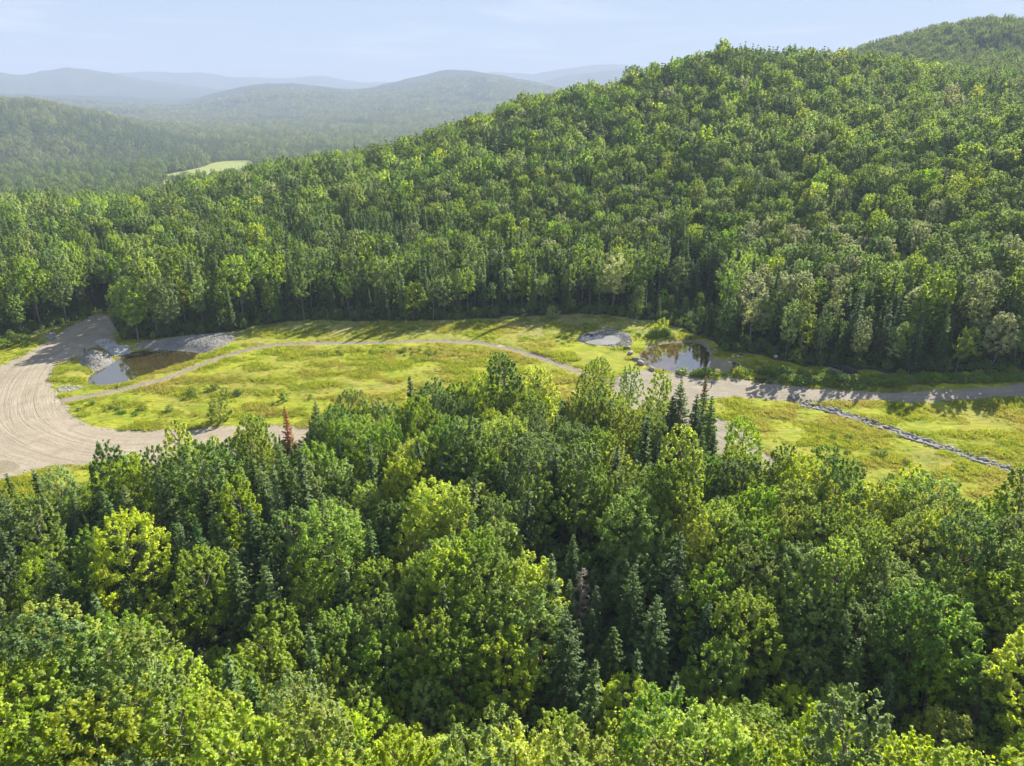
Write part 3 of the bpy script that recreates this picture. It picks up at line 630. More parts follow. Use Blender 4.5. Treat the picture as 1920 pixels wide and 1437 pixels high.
tone = fbm(P[:, 0] * .07 + 9, P[:, 1] * .07, 3, 5)
for i in range(len(P)):
    if isc[i]: c = 5 if g.random() < .5 else 6
    else:
        pr = [.26 + 1.3 * y_f[i], .46, .18 * (1 - y_f[i]), .17, 0]
        if 1240 < ux[i] < 1750 and 880 < uy[i] < 1050: pr = [.55, .35, .1, .1, 0]
        c = int(pick(pr, 1, g)[0])
    trees.append((P[i, 0], P[i, 1], zg[i], 1 if isc[i] else 0, sc[i], c, 0))
# far side of the clearing and the hillside
P = hexgrid(4.25, -330, 420, 100, 640, .38, g)
D = np.hypot(P[:, 0], P[:, 1]); okf = fov(P, 40, 20) & ~inside(P, CL) & (D < 620); P = P[okf]; D = D[okf]
px_, py_, _ = to_px(np.column_stack([P, np.zeros(len(P))])); low = np.interp(px_, [-400, 0, 340, 640, 860, 960, 1140, 1280, 1440, 1650, 2000, 2300], [1050, 990, 900, 810, 770, 745, 770, 840, 915, 955, 1040, 1100])
ok2 = (py_ <= low) & ~((D < 140) & (P[:, 1] < 130) & (np.abs(P[:, 0]) < 60)); P = P[ok2]; D = D[ok2]; px_ = px_[ok2]
zg = height(P[:, 0], P[:, 1]); dC, _, _ = seg_dist(P, CL, True); okd = dC > .8; P, D, zg, dC, px_ = P[okd], D[okd], zg[okd], dC[okd], px_[okd]
ux, uy, _ = to_px(np.column_stack([P, zg + 13]))
con = fbm(P[:, 0] * .02, P[:, 1] * .02, 3, 33); pc = .17 + .6 * smooth(.5, .66, con) + .75 * np.exp(-((uy - 505) / 48)**2) * smooth(150, 350, ux) * (1 - smooth(1250, 1400, ux)) + .5 * np.exp(-((uy - 450) / 22)**2) * smooth(1350, 1600, ux)
pc = pc - .25 * smooth(1150, 1500, ux) * smooth(380, 430, uy); pc = pc + .35 * smooth(190, 130, uy) * smooth(1150, 1350, ux) + .15 * smooth(1200, 1500, ux) * smooth(330, 200, uy); isc = g.random(len(P)) < np.clip(pc, .04, .85)
for i in range(len(P)):
    k = 1 if isc[i] else 0
    if dC[i] < 22 and ux[i] < 1230 and g.random() < (.42 if dC[i] < 9 else .25): k = 2
    elif dC[i] < 22 and ux[i] >= 1230 and g.random() < .15: k = 2
    if k == 1: c = 5 if g.random() < .75 else 6
    else:
        pr = [.07, .40, .30, .20, .03] if D[i] < 320 else [.05, .33, .42, .17, .03]
        if ux[i] > 1380 and 420 < uy[i] < 620: pr = [.08, .22, .12, .34, .24]
        c = int(pick(pr, 1, g)[0])
    trees.append((P[i, 0], P[i, 1], zg[i], k, float(np.clip(g.normal(.96, .10), .68, 1.3)) * (g.uniform(.62, 1.12) if dC[i] < 9 else 1) * (.38 if abs(P[i, 0] - 20.5 - (P[i, 1] - 130) * .45) < 10 and 150 < P[i, 1] < 195 else 1), c, 1))
trees = np.array(trees)
# nothing stands on the road where it runs on into the wood
rd = chaikin(poly([(196, 592), (192, 575), (200, 560)]), 1, False); dR, _, _ = seg_dist(trees[:, :2], rd); trees = trees[dR > 2.2]
def cull(P, top, deg_step=.35):
    """drop what the ground in front hides from the camera's height"""
    az = np.arctan2(P[:, 0], P[:, 1]); D = np.hypot(P[:, 0], P[:, 1]); keep = np.ones(len(P), bool); rr = np.geomspace(180, 4000, 160)
    b_ = np.floor(np.degrees(az) / deg_step).astype(int)
    for q in np.unique(b_):
        m = b_ == q; a_ = R((q + .5) * deg_step); zz_ = height(np.sin(a_) * rr, np.cos(a_) * rr); el = (zz_ + 11 - CAM_H) / rr; mx = np.maximum.accumulate(el)
        e = np.interp(D[m] * .95, rr, mx); keep[m] = (P[m, 2] + top - CAM_H) / D[m] > e - .004
    return keep
trees = trees[(trees[:, 6] == 0) | cull(trees[:, :3], 16)]
# nothing taller stands between the camera and these
_tt = np.column_stack([trees[:, :2], trees[:, 2] + trees[:, 4] * 11]); _x, _y, _f = to_px(_tt); _x0, _y0, _ = to_px(trees[:, :3]); _d = np.hypot(trees[:, 0], trees[:, 1]); dropm = np.zeros(len(trees), bool)
for ax, ay0, ay1, dmax, wpx in ((533, 762, 822, 128, 20), (1066, 742, 790, 132, 14), (1092, 1058, 1150, 85, 20), (408, 760, 800, 130, 22), (1278, 712, 835, 125, 26), (1325, 705, 780, 125, 18), (1365, 790, 825, 140, 22)):
    wr = trees[:, 4] * 2.6 * FPX / np.maximum(_f, 5); hit = (np.abs(_x - ax) < wr * .8 + wpx) & (_y < ay1) & (_y0 > ay0) & (_d < dmax - 1.5) & (_f > 5); hit &= trees[:, 6] == 0
    _, _ys, _ = to_px(np.column_stack([trees[:, :2], trees[:, 2] + 5.2])); low_ = hit & (_ys > ay1 - 12); trees[low_, 4] = .42; trees[low_, 3] = 1; trees[low_, 5] = 6; dropm |= hit & ~low_
trees = trees[~dropm]
# which of them show largest: paint crowns front to back on a coarse grid
dist = np.hypot(np.hypot(trees[:, 0], trees[:, 1]), CAM_H - trees[:, 2]); order = np.argsort(dist); GW, GH = 960, 719; zb = np.zeros((GH, GW), bool); vis = np.zeros(len(trees))
hh = np.where(trees[:, 3] == 1, 12, np.where(trees[:, 3] == 2, 16, 13.5)) * trees[:, 4]; wd = np.where(trees[:, 3] == 1, 3.2, np.where(trees[:, 3] == 2, 4.2, 5.8)) * trees[:, 4]
tx, ty, tf = to_px(np.column_stack([trees[:, :2], trees[:, 2] + hh])); bx, by, bf = to_px(np.column_stack([trees[:, :2], trees[:, 2] + hh * .25]))
for q in order:
    r_ = wd[q] / 2 * FPX / max(tf[q], 5) / 2; cx, cy0, cy1 = (tx[q] + bx[q]) / 4, ty[q] / 2, by[q] / 2; cyc = (cy0 + cy1) / 2; ry = (cy1 - cy0) / 2
    x0, x1, y0, y1 = int(max(0, cx - r_)), int(min(GW, cx + r_ + 1)), int(max(0, cy0)), int(min(GH, cy1 + 1))
    if x1 <= x0 or y1 <= y0 or tf[q] < 5: continue
    yy, xx = np.mgrid[y0:y1, x0:x1]; m = ((xx - cx) / r_)**2 + ((yy - cyc) / max(ry, 1))**2 < 1; sub = zb[y0:y1, x0:x1]; vis[q] = (m & ~sub).sum(); sub |= m
ccx, ccy = (tx * .7 + bx * .3), (ty * .7 + by * .3)
single = np.zeros(len(trees), bool)
for k, quota in ((0, 288), (1, 262), (2, 150)):
    m = np.where((trees[:, 3] == k) & (vis > 14))[0]; m = m[np.argsort(-vis[m])][:quota]; single[m] = True
print('placed', len(trees), 'single', single.sum(), round(time.time() - T0, 1))

# ------------------------------------------------------------------ landmarks used in descriptions (photograph pixels)
LM = [('the dead grey spruce', 1092, 1100), ('the rust brown spruce', 535, 795), ('the red dead treetop', 1066, 765), ('the brown pond', 270, 685), ('the pond with boulders', 1265, 668),
      ('the small gravel pool', 1125, 637), ('the black drain pipes', 1575, 703), ('the stone lined ditch', 1700, 820), ('the lone round bush', 408, 775), ('the white rock pile', 218, 655),
      ('the bend of the gravel road', 40, 790), ('the tallest dark spruce', 1290, 790), ('the hay field in the valley', 390, 310), ('the wooded hilltop', 1370, 100), ('the middle of the meadow track', 760, 640),
      ('the corner below the road', 0, 1437), ('the middle bottom edge', 960, 1437), ('the corner below the ditch', 1920, 1437), ('the far end of the grey road', 1920, 738),
      ('the centre of the picture', 960, 718), ('the forest road entrance', 196, 592), ('the highest hill', 1850, 45)]
ORD = 'closest|second closest|third closest|fourth closest|fifth closest|sixth closest|seventh closest|eighth closest|ninth closest|tenth closest|eleventh closest|twelfth closest|thirteenth closest|fourteenth closest|fifteenth closest|sixteenth closest|seventeenth closest|eighteenth closest|nineteenth closest|twentieth closest'.split('|')
TENS = {2: 'twenty', 3: 'thirty', 4: 'forty', 5: 'fifty', 6: 'sixty', 7: 'seventy', 8: 'eighty', 9: 'ninety'}
def ordw(n):
    if n < 20: return ORD[n]
    n += 1
    if n > 99: return f'hundred and {ordw(n - 101)}' if n > 100 else 'hundredth closest'
    return (TENS[n // 10] + ('ieth closest' if False else '-' + ORD[n % 10 - 1] if n % 10 and n % 10 != 1 else '-first closest' if n % 10 == 1 else 'th closest')).replace('twentyth', 'twentieth').replace('tyth', 'tieth')
COLN = {0: 'yellow green', 1: 'fresh green', 2: 'deep green', 3: 'pale green', 4: 'silvery green', 5: 'dark green', 6: 'mid green'}
def describe(idx, noun_of):
    """one label for each tree: its look, and its rank by closeness to a landmark among trees that look alike"""
    lmxy = np.array([(a, b) for _, a, b in LM], float); labels = {}; key = np.array([trees[q, 3] * 10 + trees[q, 5] for q in idx])
    XY = np.stack([ccx[idx], ccy[idx]], -1)
    for kk in np.unique(key):
        m = np.where(key == kk)[0]; Dm = np.hypot(XY[m, None, 0] - lmxy[None, :, 0], XY[m, None, 1] - lmxy[None, :, 1]); rank = Dm.argsort(0).argsort(0)
        for a in range(len(m)):
            l = int(np.argmin(rank[a] * 40 + Dm[a])); q = idx[m[a]]
            labels[q] = f'{COLN[int(trees[q, 5])]} {noun_of(q)}, {ordw(int(rank[a, l]))} such to {LM[l][0]}'
    return labels
NOUN = {0: 'broadleaf tree', 1: 'spruce', 2: 'thin birch'}
sidx = np.where(single)[0]; labels = describe(sidx, lambda q: NOUN[int(trees[q, 3])])
def empty(name, loc, rz=0, s=1.0, tilt=(0, 0), **props):
    o = bpy.data.objects.new(name, None); SC.collection.objects.link(o); o.empty_display_size = .3
    o.location = loc; o.rotation_euler = (tilt[0], tilt[1], rz); o.scale = (s, s, s) if np.ndim(s) == 0 else s
    for k, v in props.items(): o[k] = v
    return o
def plant(name, proto, loc, rz, s, mat, label, cat, group=None, tilt=(0, 0)):
    kw = dict(label=label, category=cat)
    if group: kw['group'] = group
    o = empty(name, loc, rz, s, tilt, **kw); link('crown', proto[0], mat, o); link('trunk', proto[1], None, o); return o
def link_plain(name, me, parent): return link(name, me, None, parent)
g = np.random.default_rng(5)
for q in sidx:
    x, y, z, k, s, c, zone = trees[q]; k = int(k); c = int(c); near_ = dist[q] < 128
    if k == 0: pr = B_NEAR if near_ else B_MID; nm, cat, gr = 'broadleaf_tree', 'tree', 'broadleaf trees of the woods'
    elif k == 1: pr = S_NEAR if near_ else S_MID; nm, cat, gr = 'spruce_tree', 'tree', 'spruces of the woods'
    else: pr = B_TALL; nm, cat, gr = 'birch_tree', 'tree', 'thin pale trunked trees along the clearing'
    p = pr[int(g.integers(len(pr)))]; sw = s * g.uniform(.9, 1.12)
    plant(nm, p, (x, y, z - .1), g.uniform(0, 6.28), (sw, sw, s), M[COL[c]], labels[q], cat, gr, (g.normal() * .03, g.normal() * .03))
print('singles', round(time.time() - T0, 1))

# ------------------------------------------------------------------ forest masses: instanced, one object of kind stuff each
def proto_collection(name, protos, mat=None):
    c = bpy.data.collections.new(name)
    for i, pr in enumerate(protos):
        (cm, tm) = pr[0], pr[1]; V1 = np.empty(len(cm.vertices) * 3, np.float32); cm.vertices.foreach_get('co', V1); V2_ = np.empty(len(tm.vertices) * 3, np.float32); tm.vertices.foreach_get('co', V2_)
        n1 = len(cm.vertices); q1 = np.arange(n1).reshape(-1, 4); lv = np.empty(len(tm.loops), np.int32); tm.loops.foreach_get('vertex_index', lv); q2 = lv.reshape(-1, 4) + n1
        va = np.empty(n1, np.float32); cm.attributes['v'].data.foreach_get('value', va)
        me = mesh_from(f'{name}_{i:02d}', np.concatenate([V1, V2_]).reshape(-1, 3), np.concatenate([q1, q2]), {'v': ('FLOAT', 'POINT', np.concatenate([va, np.zeros(len(tm.vertices))]))})
        me.materials.append(mat or cm.materials[0]); me.materials.append(tm.materials[0]); mi = np.zeros(len(q1) + len(q2), np.int32); mi[len(q1):] = 1; me.polygons.foreach_set('material_index', mi)
        o = bpy.data.objects.new(f'{name}_{i:02d}', me); c.objects.link(o)
    return c
def scatter(name, coll, P, S, rot=None, idx=None, label='', n=1, **kw):
    k = len(P); g = np.random.default_rng(len(P)); rot = np.column_stack([g.normal(size=k) * .03, g.normal(size=k) * .03, g.uniform(0, 6.283, k)]) if rot is None else rot
    idx = g.integers(0, n, k) if idx is None else idx; me = bpy.data.meshes.new(name); me.vertices.add(k); me.vertices.foreach_set('co', np.asarray(P, np.float32).ravel())
    for nm, ty, arr in (('rot', 'FLOAT_VECTOR', rot), ('scl', 'FLOAT_VECTOR', S), ('idx', 'INT', idx)):
        at = me.attributes.new(nm, ty, 'POINT'); at.data.foreach_set('vector' if ty == 'FLOAT_VECTOR' else 'value', np.asarray(arr, np.float32 if ty != 'INT' else np.int32).ravel())
    o = bpy.data.objects.new(name, me); SC.collection.objects.link(o); o['kind'] = 'stuff'; o['label'] = label
    t = bpy.data.node_groups.new(name + '_nodes', 'GeometryNodeTree'); t.interface.new_socket('Geometry', in_out='INPUT', socket_type='NodeSocketGeometry'); t.interface.new_socket('Geometry', in_out='OUTPUT', socket_type='NodeSocketGeometry')
    gi = t.nodes.new('NodeGroupInput'); go = t.nodes.new('NodeGroupOutput'); ci = t.nodes.new('GeometryNodeCollectionInfo'); ci.inputs['Collection'].default_value = coll; ci.inputs['Separate Children'].default_value = True; ci.inputs['Reset Children'].default_value = True
    ip = t.nodes.new('GeometryNodeInstanceOnPoints'); ip.inputs['Pick Instance'].default_value = True
    def na(nm, ty): a = t.nodes.new('GeometryNodeInputNamedAttribute'); a.data_type = ty; a.inputs['Name'].default_value = nm; return a.outputs[0]
    t.links.new(gi.outputs[0], ip.inputs['Points']); t.links.new(ci.outputs[0], ip.inputs['Instance']); t.links.new(na('idx', 'INT'), ip.inputs['Instance Index'])
    t.links.new(na('rot', 'FLOAT_VECTOR'), ip.inputs['Rotation']); t.links.new(na('scl', 'FLOAT_VECTOR'), ip.inputs['Scale']); t.links.new(ip.outputs[0], go.inputs[0])
    md = o.modifiers.new('scatter', 'NODES'); md.node_group = t; return o
rest = np.where(~single)[0]
def mass(name, sel, protos, mat, label):
    if not len(sel): return
    cl = proto_collection(name + '_shapes', protos, mat); T = trees[sel]; S = np.repeat(T[:, 4:5], 3, 1) * np.random.default_rng(3).uniform(.9, 1.12, (len(T), 1)); scatter(name, cl, T[:, :3], S, label=label, n=len(protos))
for c, mn in ((0, 'yellow'), (1, 'fresh'), (2, 'deep'), (3, 'pale'), (4, 'silver')):
    r0 = rest[(trees[rest, 5] == c) & (trees[rest, 3] == 0)]
    mass('forest_understorey', r0[dist[r0] < 140], B_NEAR, M[mn], f'{COLN[c]} broadleaf trees filling in below the near crowns')
    mass('forest', r0[(dist[r0] >= 140) & (dist[r0] < 300)], B_MID, M[mn], f'{COLN[c]} broadleaf trees massed on the lower hillside')
    mass('forest', r0[dist[r0] >= 300], B_FAR, M[mn], f'{COLN[c]} broadleaf trees massed on the upper hillside')
r2 = rest[trees[rest, 3] == 2]; mass('birch_wood', r2, B_TALL, M['deep'], 'thin trees crowded behind the first row of the clearing')
r1 = rest[trees[rest, 3] == 1]
mass('spruce_forest', r1[dist[r1] < 300], S_MID, M['spruce'], 'dark spruces massed between the broadleaf trees'); mass('spruce_forest', r1[dist[r1] >= 300], S_FAR, M['spruce'], 'dark spruces massed on the upper hillside')
def far_band(name, spacing, r0, r1, protos_b, protos_s, pcon, lb, mats):
    g = np.random.default_rng(int(r0)); P = hexgrid(spacing, -r1 * .72, r1 * .72, r0 * .6, r1, .4, g); D = np.hypot(P[:, 0], P[:, 1]); m = (D >= r0) & (D < r1) & fov(P, 39, 20); P = P[m]
    m = ~inside(P, FIELD); P = P[m]; z = height(P[:, 0], P[:, 1]); P3 = np.column_stack([P, z - .3]); k = cull(P3, 15); P3 = P3[k]
    con = fbm(P3[:, 0] / 160, P3[:, 1] / 160, 3, 8); dF = np.hypot(P3[:, 0] - FIELDC[0], P3[:, 1] - FIELDC[1]); cc = g.random(len(P3)) < np.clip(pcon + .8 * smooth(.5, .65, con) + .5 * (P3[:, 2] < -34), 0, .92)
    s = g.uniform(.7, 1.3, len(P3)); S = np.repeat(s[:, None], 3, 1)
    if (~cc).any(): scatter(name, proto_collection(name + '_shapes', protos_b, M[mats[0]]), P3[~cc], S[~cc], label=lb[0], n=len(protos_b))
    if cc.any(): scatter('spruce_' + name, proto_collection(name + '_spruce_shapes', protos_s, M[mats[1]]), P3[cc], S[cc], label=lb[1], n=len(protos_s))
    print(name, len(P3))
far_band('hill_forest', 5.6, 620, 1250, B_FAR, S_FAR, .12, ('broadleaf wood on the rear hill and valley side', 'spruces in the valley wood below the hay field'), ('mix_far', 'spruce'))
far_band('valley_forest', 10.0, 1250, 2150, B_VFAR, S_VFAR, .12, ('hazy broadleaf wood of the far valley', 'hazy spruces of the far valley'), ('far_blue', 'spruce'))
far_band('distant_forest', 13.0, 2150, 4400, B_VFAR, S_VFAR, .10, ('blue hazy wood on the distant hills', 'spruces on the distant hills'), ('far_blue', 'spruce'))
print('masses', round(time.time() - T0, 1))

# ------------------------------------------------------------------ undergrowth, grass tufts, weeds
def blades(seed, n, h, w):
    g = np.random.default_rng(seed); an = g.uniform(0, 6.28, n); r = g.random(n)**.5 * w; b0 = np.stack([np.cos(an) * r, np.sin(an) * r, np.full(n, -.05)], -1); d = unit(g.normal(size=(n, 3)) * [.5, .5, 0] + [0, 0, 1.1])
    tip = b0 + d * (h * g.uniform(.6, 1.1, n))[:, None]; sd_ = unit(np.cross(d, g.normal(size=(n, 3)))) * .045
    V = np.stack([b0 - sd_, b0 + sd_, tip + sd_ * .4, tip - sd_ * .4], 1).reshape(-1, 3); return mesh_from(f'tuft_{seed}', V, np.arange(4 * n).reshape(-1, 4))
def simple_coll(name, meshes, mat):
    c = bpy.data.collections.new(name)
    for i, me in enumerate(meshes):
        me.materials.append(mat); c.objects.link(bpy.data.objects.new(f'{name}_{i:02d}', me))
    return c
grass_c = simple_coll('tuft_shapes', [blades(1, 34, .34, .55), blades(2, 28, .48, .45), blades(3, 40, .26, .7)], M['blade'])
tri = f2[lab == ids['clear']]; A_ = v2[tri]; area = np.abs((A_[:, 1, 0] - A_[:, 0, 0]) * (A_[:, 2, 1] - A_[:, 0, 1]) - (A_[:, 1, 1] - A_[:, 0, 1]) * (A_[:, 2, 0] - A_[:, 0, 0])) / 2
nT = 52000; g = np.random.default_rng(21); ti = g.choice(len(tri), nT, p=area / area.sum()); u = g.random((nT, 2)); fl = u.sum(1) > 1; u[fl] = 1 - u[fl]
V3 = np.column_stack([v2, z2]); T3 = V3[tri[ti]]; GP = T3[:, 0] + (T3[:, 1] - T3[:, 0]) * u[:, :1] + (T3[:, 2] - T3[:, 0]) * u[:, 1:]
dens = fbm(GP[:, 0] * .16, GP[:, 1] * .3, 3, 55); dpt, _, _ = seg_dist(GP[:, :2], PATHL); m = (dens > .30 + .35 * g.random(nT)) & (dpt > 1.9) & ((GP[:, 1] < 160) | (g.random(nT) < .4)); GP = GP[m]
gs = .8 * (.7 + .9 * smooth(.45, .7, dens[m])) * g.uniform(.7, 1.2, m.sum())
scatter('meadow_grass', grass_c, GP, np.column_stack([gs * 1.2, gs * 1.2, gs]), label='tufts of long yellow green grass in the meadow', n=3)
def on2(P): return np.column_stack([P, height(P[:, 0], P[:, 1])])
# darker weeds along the meadow's far side and scattered clumps
bush_c = proto_collection('weed_shapes', BUSH, M['fresh'])
W = []
for (x, y, rx, ry, n) in ((770, 661, 90, 4, 70), (820, 668, 40, 4, 30), (620, 664, 40, 4, 20), (240, 770, 90, 16, 12), (420, 740, 120, 25, 10), (1560, 860, 160, 40, 20), (1500, 715, 60, 10, 60), (1420, 700, 60, 6, 30), (1700, 722, 200, 5, 150), (1880, 724, 120, 5, 70), (1590, 728, 60, 5, 40), (1300, 706, 40, 4, 14), (1250, 634, 50, 4, 30), (20, 640, 50, 10, 30), (160, 597, 30, 6, 14)):
    pp = gp(g.normal(x, rx * .55, n), g.normal(y, ry * .6, n)); W.append(pp)
lowb = np.concatenate([np.full(len(w_), .42 if i_ < 3 else 1.0) for i_, w_ in enumerate(W)]); W = np.concatenate(W); bad = np.zeros(len(W), bool)
for k_ in ('water1', 'water2', 'water3', 'pool', 'road', 'yard', 'path', 'ditch'): bad |= inside(W, polys[k_])
W = W[~bad]; lowb = lowb[~bad]; zw = height(W[:, 0], W[:, 1]); mw = g.uniform(.16, .42, len(W)) * np.where(W[:, 1] > 128, 1.25, .8) * lowb; scatter('weeds', bush_c, np.column_stack([W, zw - .05]), np.column_stack([mw * 1.4, mw * 1.4, mw]), label='low green weeds and brush on verges and banks', n=3)
E = hexgrid(2.3, -100, 110, 18, 135, .45, g); px_, py_, _ = to_px(np.column_stack([E, np.zeros(len(E))])); E = E[~inside(E, CL) & fov(E, 40, 8) & (py_ > np.interp(px_, [-400, 0, 340, 640, 860, 960, 1140, 1280, 1440, 1650, 2000, 2300], [1050, 990, 900, 810, 770, 745, 770, 840, 915, 955, 1040, 1100]))]
se = g.uniform(.35, 1.1, len(E)); scatter('near_undergrowth', proto_collection('near_undergrowth_shapes', BUSH, M['deep']), on2(E), np.repeat(se[:, None], 3, 1), label='deep green brush on the floor of the near wood', n=3)
# undergrowth under the trees near the clearing edge
E = hexgrid(2.0, -130, 150, 70, 235, .5, g); dE, _, _ = seg_dist(E, CL, True); E = E[(~inside(E, CL)) & (dE < 9) & (dE > .4) & fov(E, 40)]; px_, py_, _ = to_px(np.column_stack([E, np.zeros(len(E))])); dRd, _, _ = seg_dist(E, rd); E = E[(dRd > 3)]
ze = height(E[:, 0], E[:, 1]); se = g.uniform(.3, .75, len(E)); scatter('undergrowth', proto_collection('undergrowth_shapes', BUSH, M['deep']), np.column_stack([E, ze]), np.repeat(se[:, None], 3, 1), label='deep green brush under the trees at the clearing edge', n=3)

# ------------------------------------------------------------------ stones
def stone(seed, sub=1, flat=.7):
    import bmesh
    g = np.random.default_rng(seed); bm = bmesh.new(); bmesh.ops.create_icosphere(bm, subdivisions=sub, radius=.5); sx, sy = g.uniform(.85, 1.25), g.uniform(.7, 1.0); pl = unit(g.normal(size=(6, 3))); ph = g.uniform(.30, .44, 6)
    for v in bm.verts:
        c = np.array(v.co)
        for n_, h_ in zip(pl, ph):
            e = c @ n_ - h_
            if e > 0: c = c - n_ * e
        c = c * [sx, sy, flat] * (1 + g.normal() * .03); v.co = c
    bm.verts.index_update(); V = np.array([v.co[:] for v in bm.verts]); F = np.array([[v.index for v in f.verts] for f in bm.faces]); bm.free(); return V, F
STONES = [stone(k, 1) for k in range(8)]
def stone_mass(name, P, size, mat, label, sink=.25, seed=1):
    g = np.random.default_rng(seed); VV = []; FF = []; c = 0; va = []
    for i, p in enumerate(P):
        V, F = STONES[i % 8]; a_ = g.uniform(0, 6.28); s = size[i]; ca, sa = math.cos(a_), math.sin(a_); Rm = np.array([[ca, -sa, 0], [sa, ca, 0], [0, 0, 1]])
        V = (V * s) @ Rm.T + p + [0, 0, s * sink]; VV.append(V); FF.append(F + c); c += len(V); va.append(np.full(len(V), g.random()))
    me = mesh_from(name, np.concatenate(VV), np.concatenate(FF), {'v': ('FLOAT', 'POINT', np.concatenate(va))}); return link(name, me, mat, kind='stuff', label=label)
def fill(pg, n, g):
    lo, hi = pg.min(0), pg.max(0); P = g.uniform(lo, hi, (n * 4, 2)); P = P[inside(P, pg)][:n]; return P
def on(P, dz=0): return np.column_stack([P, height(P[:, 0], P[:, 1]) + dz])
g = np.random.default_rng(41)
DP = off_line(densify(DITCH, 2, False), 1.25); p = fill(DP, 2400, g); stone_mass('ditch_stones', on(p), g.uniform(.25, 1.0, len(p))**1.3 , M['rip'], 'grey broken stones lining the ditch through the grass')
RIP = chaikin(poly([(176, 640), (200, 636), (216, 642), (222, 650), (243, 650), (246, 657), (228, 664), (212, 668), (200, 660), (188, 650)]), 1)
p = fill(RIP, 900, g); stone_mass('white_rock_pile', on(p), g.uniform(.3, .8, len(p)), M['white_rock'], 'pale broken rocks heaped at the brown pond corner', .2, 2)
p = fill(GRAV3, 1100, g); p = p[~inside(p, polys['water3']) & (seg_dist(p, POND3, True)[0] > .9)]; stone_mass('pool_stones', on(p), g.uniform(.18, .42, len(p)), M['rip'], 'grey stones ringing the small pool', .2, 3)
p = fill(PILEL, 700, g); stone_mass('heap_stones', on(p), g.uniform(.15, .35, len(p)), M['rip'], 'small stones covering the gravel heap by the road', .15, 4)
p = fill(BANKR, 1200, g); stone_mass('bank_stones', on(p), g.uniform(.12, .32, len(p)), M['rip'], 'small stones on the gravel bank behind the brown pond', .15, 5)
pp = chaikin(poly([(105, 724), (150, 722), (165, 724), (150, 730), (112, 738)]), 1); p = fill(pp, 260, g); stone_mass('verge_stones', on(p), g.uniform(.15, .4, len(p)), M['white_rock'], 'pale stones spilling beside the road bend', .15, 6)
pp = np.concatenate([fill(poly([(1165, 602), (1185, 600), (1215, 606), (1205, 612), (1180, 608)]), 40, g), fill(poly([(1445, 712), (1460, 712), (1500, 720), (1450, 720)]), 60, g), fill(poly([(1500, 750), (1900, 752), (1900, 758), (1500, 757)]), 200, g)])
stone_mass('scattered_stones', on(pp), g.uniform(.15, .45, len(pp)), M['rip'], 'loose stones along the grey road and forest edge', .2, 7)
pp = fill(poly([(84, 630), (92, 622), (104, 624), (106, 632), (94, 638)]), 60, g); stone_mass('roadside_rock_pile', on(pp), g.uniform(.35, .7, len(pp)), M['rip'], 'small pile of grey rocks on the road verge under the trees', .3, 8)
def edge_pts(line, n, sp, g):
    q = densify(line, .5, True); k = g.integers(0, len(q), n); return q[k] + g.normal(size=(n, 2)) * sp
pp = np.concatenate([edge_pts(ROAD1, 1500, .55, g), edge_pts(YARD, 1300, .5, g), edge_pts(PATHP, 900, .45, g)]); ok_ = np.ones(len(pp), bool)
for k_ in ('water1', 'water2', 'water3'): ok_ &= ~inside(pp, polys[k_])
_x, _y, _f = to_px(np.column_stack([pp, np.zeros(len(pp))])); pp = pp[ok_ & (_x > -60) & (_x < 1980)]
stone_mass('verge_gravel', on(pp), g.uniform(.08, .34, len(pp))**1.15, M['rip'], 'loose stones along the edges of the gravel roads and path', .15, 9)
pp = np.concatenate([edge_pts(POND1, 260, .45, g), edge_pts(POND2, 200, .4, g)]); stone_mass('shore_stones', on(pp), g.uniform(.1, .4, len(pp)), M['rip'], 'small stones along the pond shores', .1, 10)
BIG = [stone(50 + k, 2, .72) for k in range(5)]; big_me = [mesh_from(f'boulder_shape_{k}', V * 1.0, F, {'v': ('FLOAT', 'POINT', np.zeros(len(V)))}, smooth_=False) for k, (V, F) in enumerate(BIG)]
for x, y, s, k, lb, mt in ((1176, 655, 1.7, 0, 'grey boulder farthest up the row between the pool and pond', 'rock'), (1182, 664, 2.0, 1, 'rounded boulder second in the row beside the pond', 'rock'), (1193, 675, 1.9, 2, 'dark topped boulder at the pond edge above the pale flat one', 'rock'),
        (1203, 674, 1.5, 3, 'small boulder standing in the pond shallows', 'rock'), (1201, 683, 2.3, 4, 'flat pale boulder at the pond corner, widest of its row', 'rock'), (1223, 694, 1.8, 0, 'dark boulder alone on the sandy shore', 'rock'),
        (1278, 700, 2.5, 1, 'broad pale boulder at the pond lip by the tallest spruce', 'rock'), (1319, 704, 1.6, 2, 'low pale boulder half sunk in the verge grass', 'rock'), (1454, 675, 1.3, 3, 'pale pointed boulder beneath the trees behind the ditch mound', 'white_rock'),
        (1384, 671, 1.1, 4, 'pale round boulder in the brush beyond the mud', 'white_rock'), (1374, 671, .9, 0, 'smaller pale boulder in the brush beyond the mud', 'white_rock'), (1341, 657, .9, 1, 'little pale boulder at the water under the tall tree', 'white_rock'),
        (1482, 744, 1.3, 2, 'grey boulder on the road verge by the ditch head', 'rock'), (1494, 745, 1.5, 3, 'flat grey boulder last in the trio by the ditch head', 'rock'), (1488, 748, 1.1, 4, 'small grey boulder in the trio by the ditch head', 'rock')):
    q = gp(x, y); z = float(height(np.array([q[0]]), np.array([q[1]]))[0]); o = link('boulder', big_me[k], None, label=lb, category='boulder', group='boulders around the ponds'); o.location = (q[0], q[1], z + s * .12); o.scale = (s, s * .9, s); o.rotation_euler = (0, 0, x * .7)
    if not big_me[k].materials: big_me[k].materials.append(M['rock'])
    o.material_slots[0].link = 'OBJECT'; o.material_slots[0].material = M[mt]

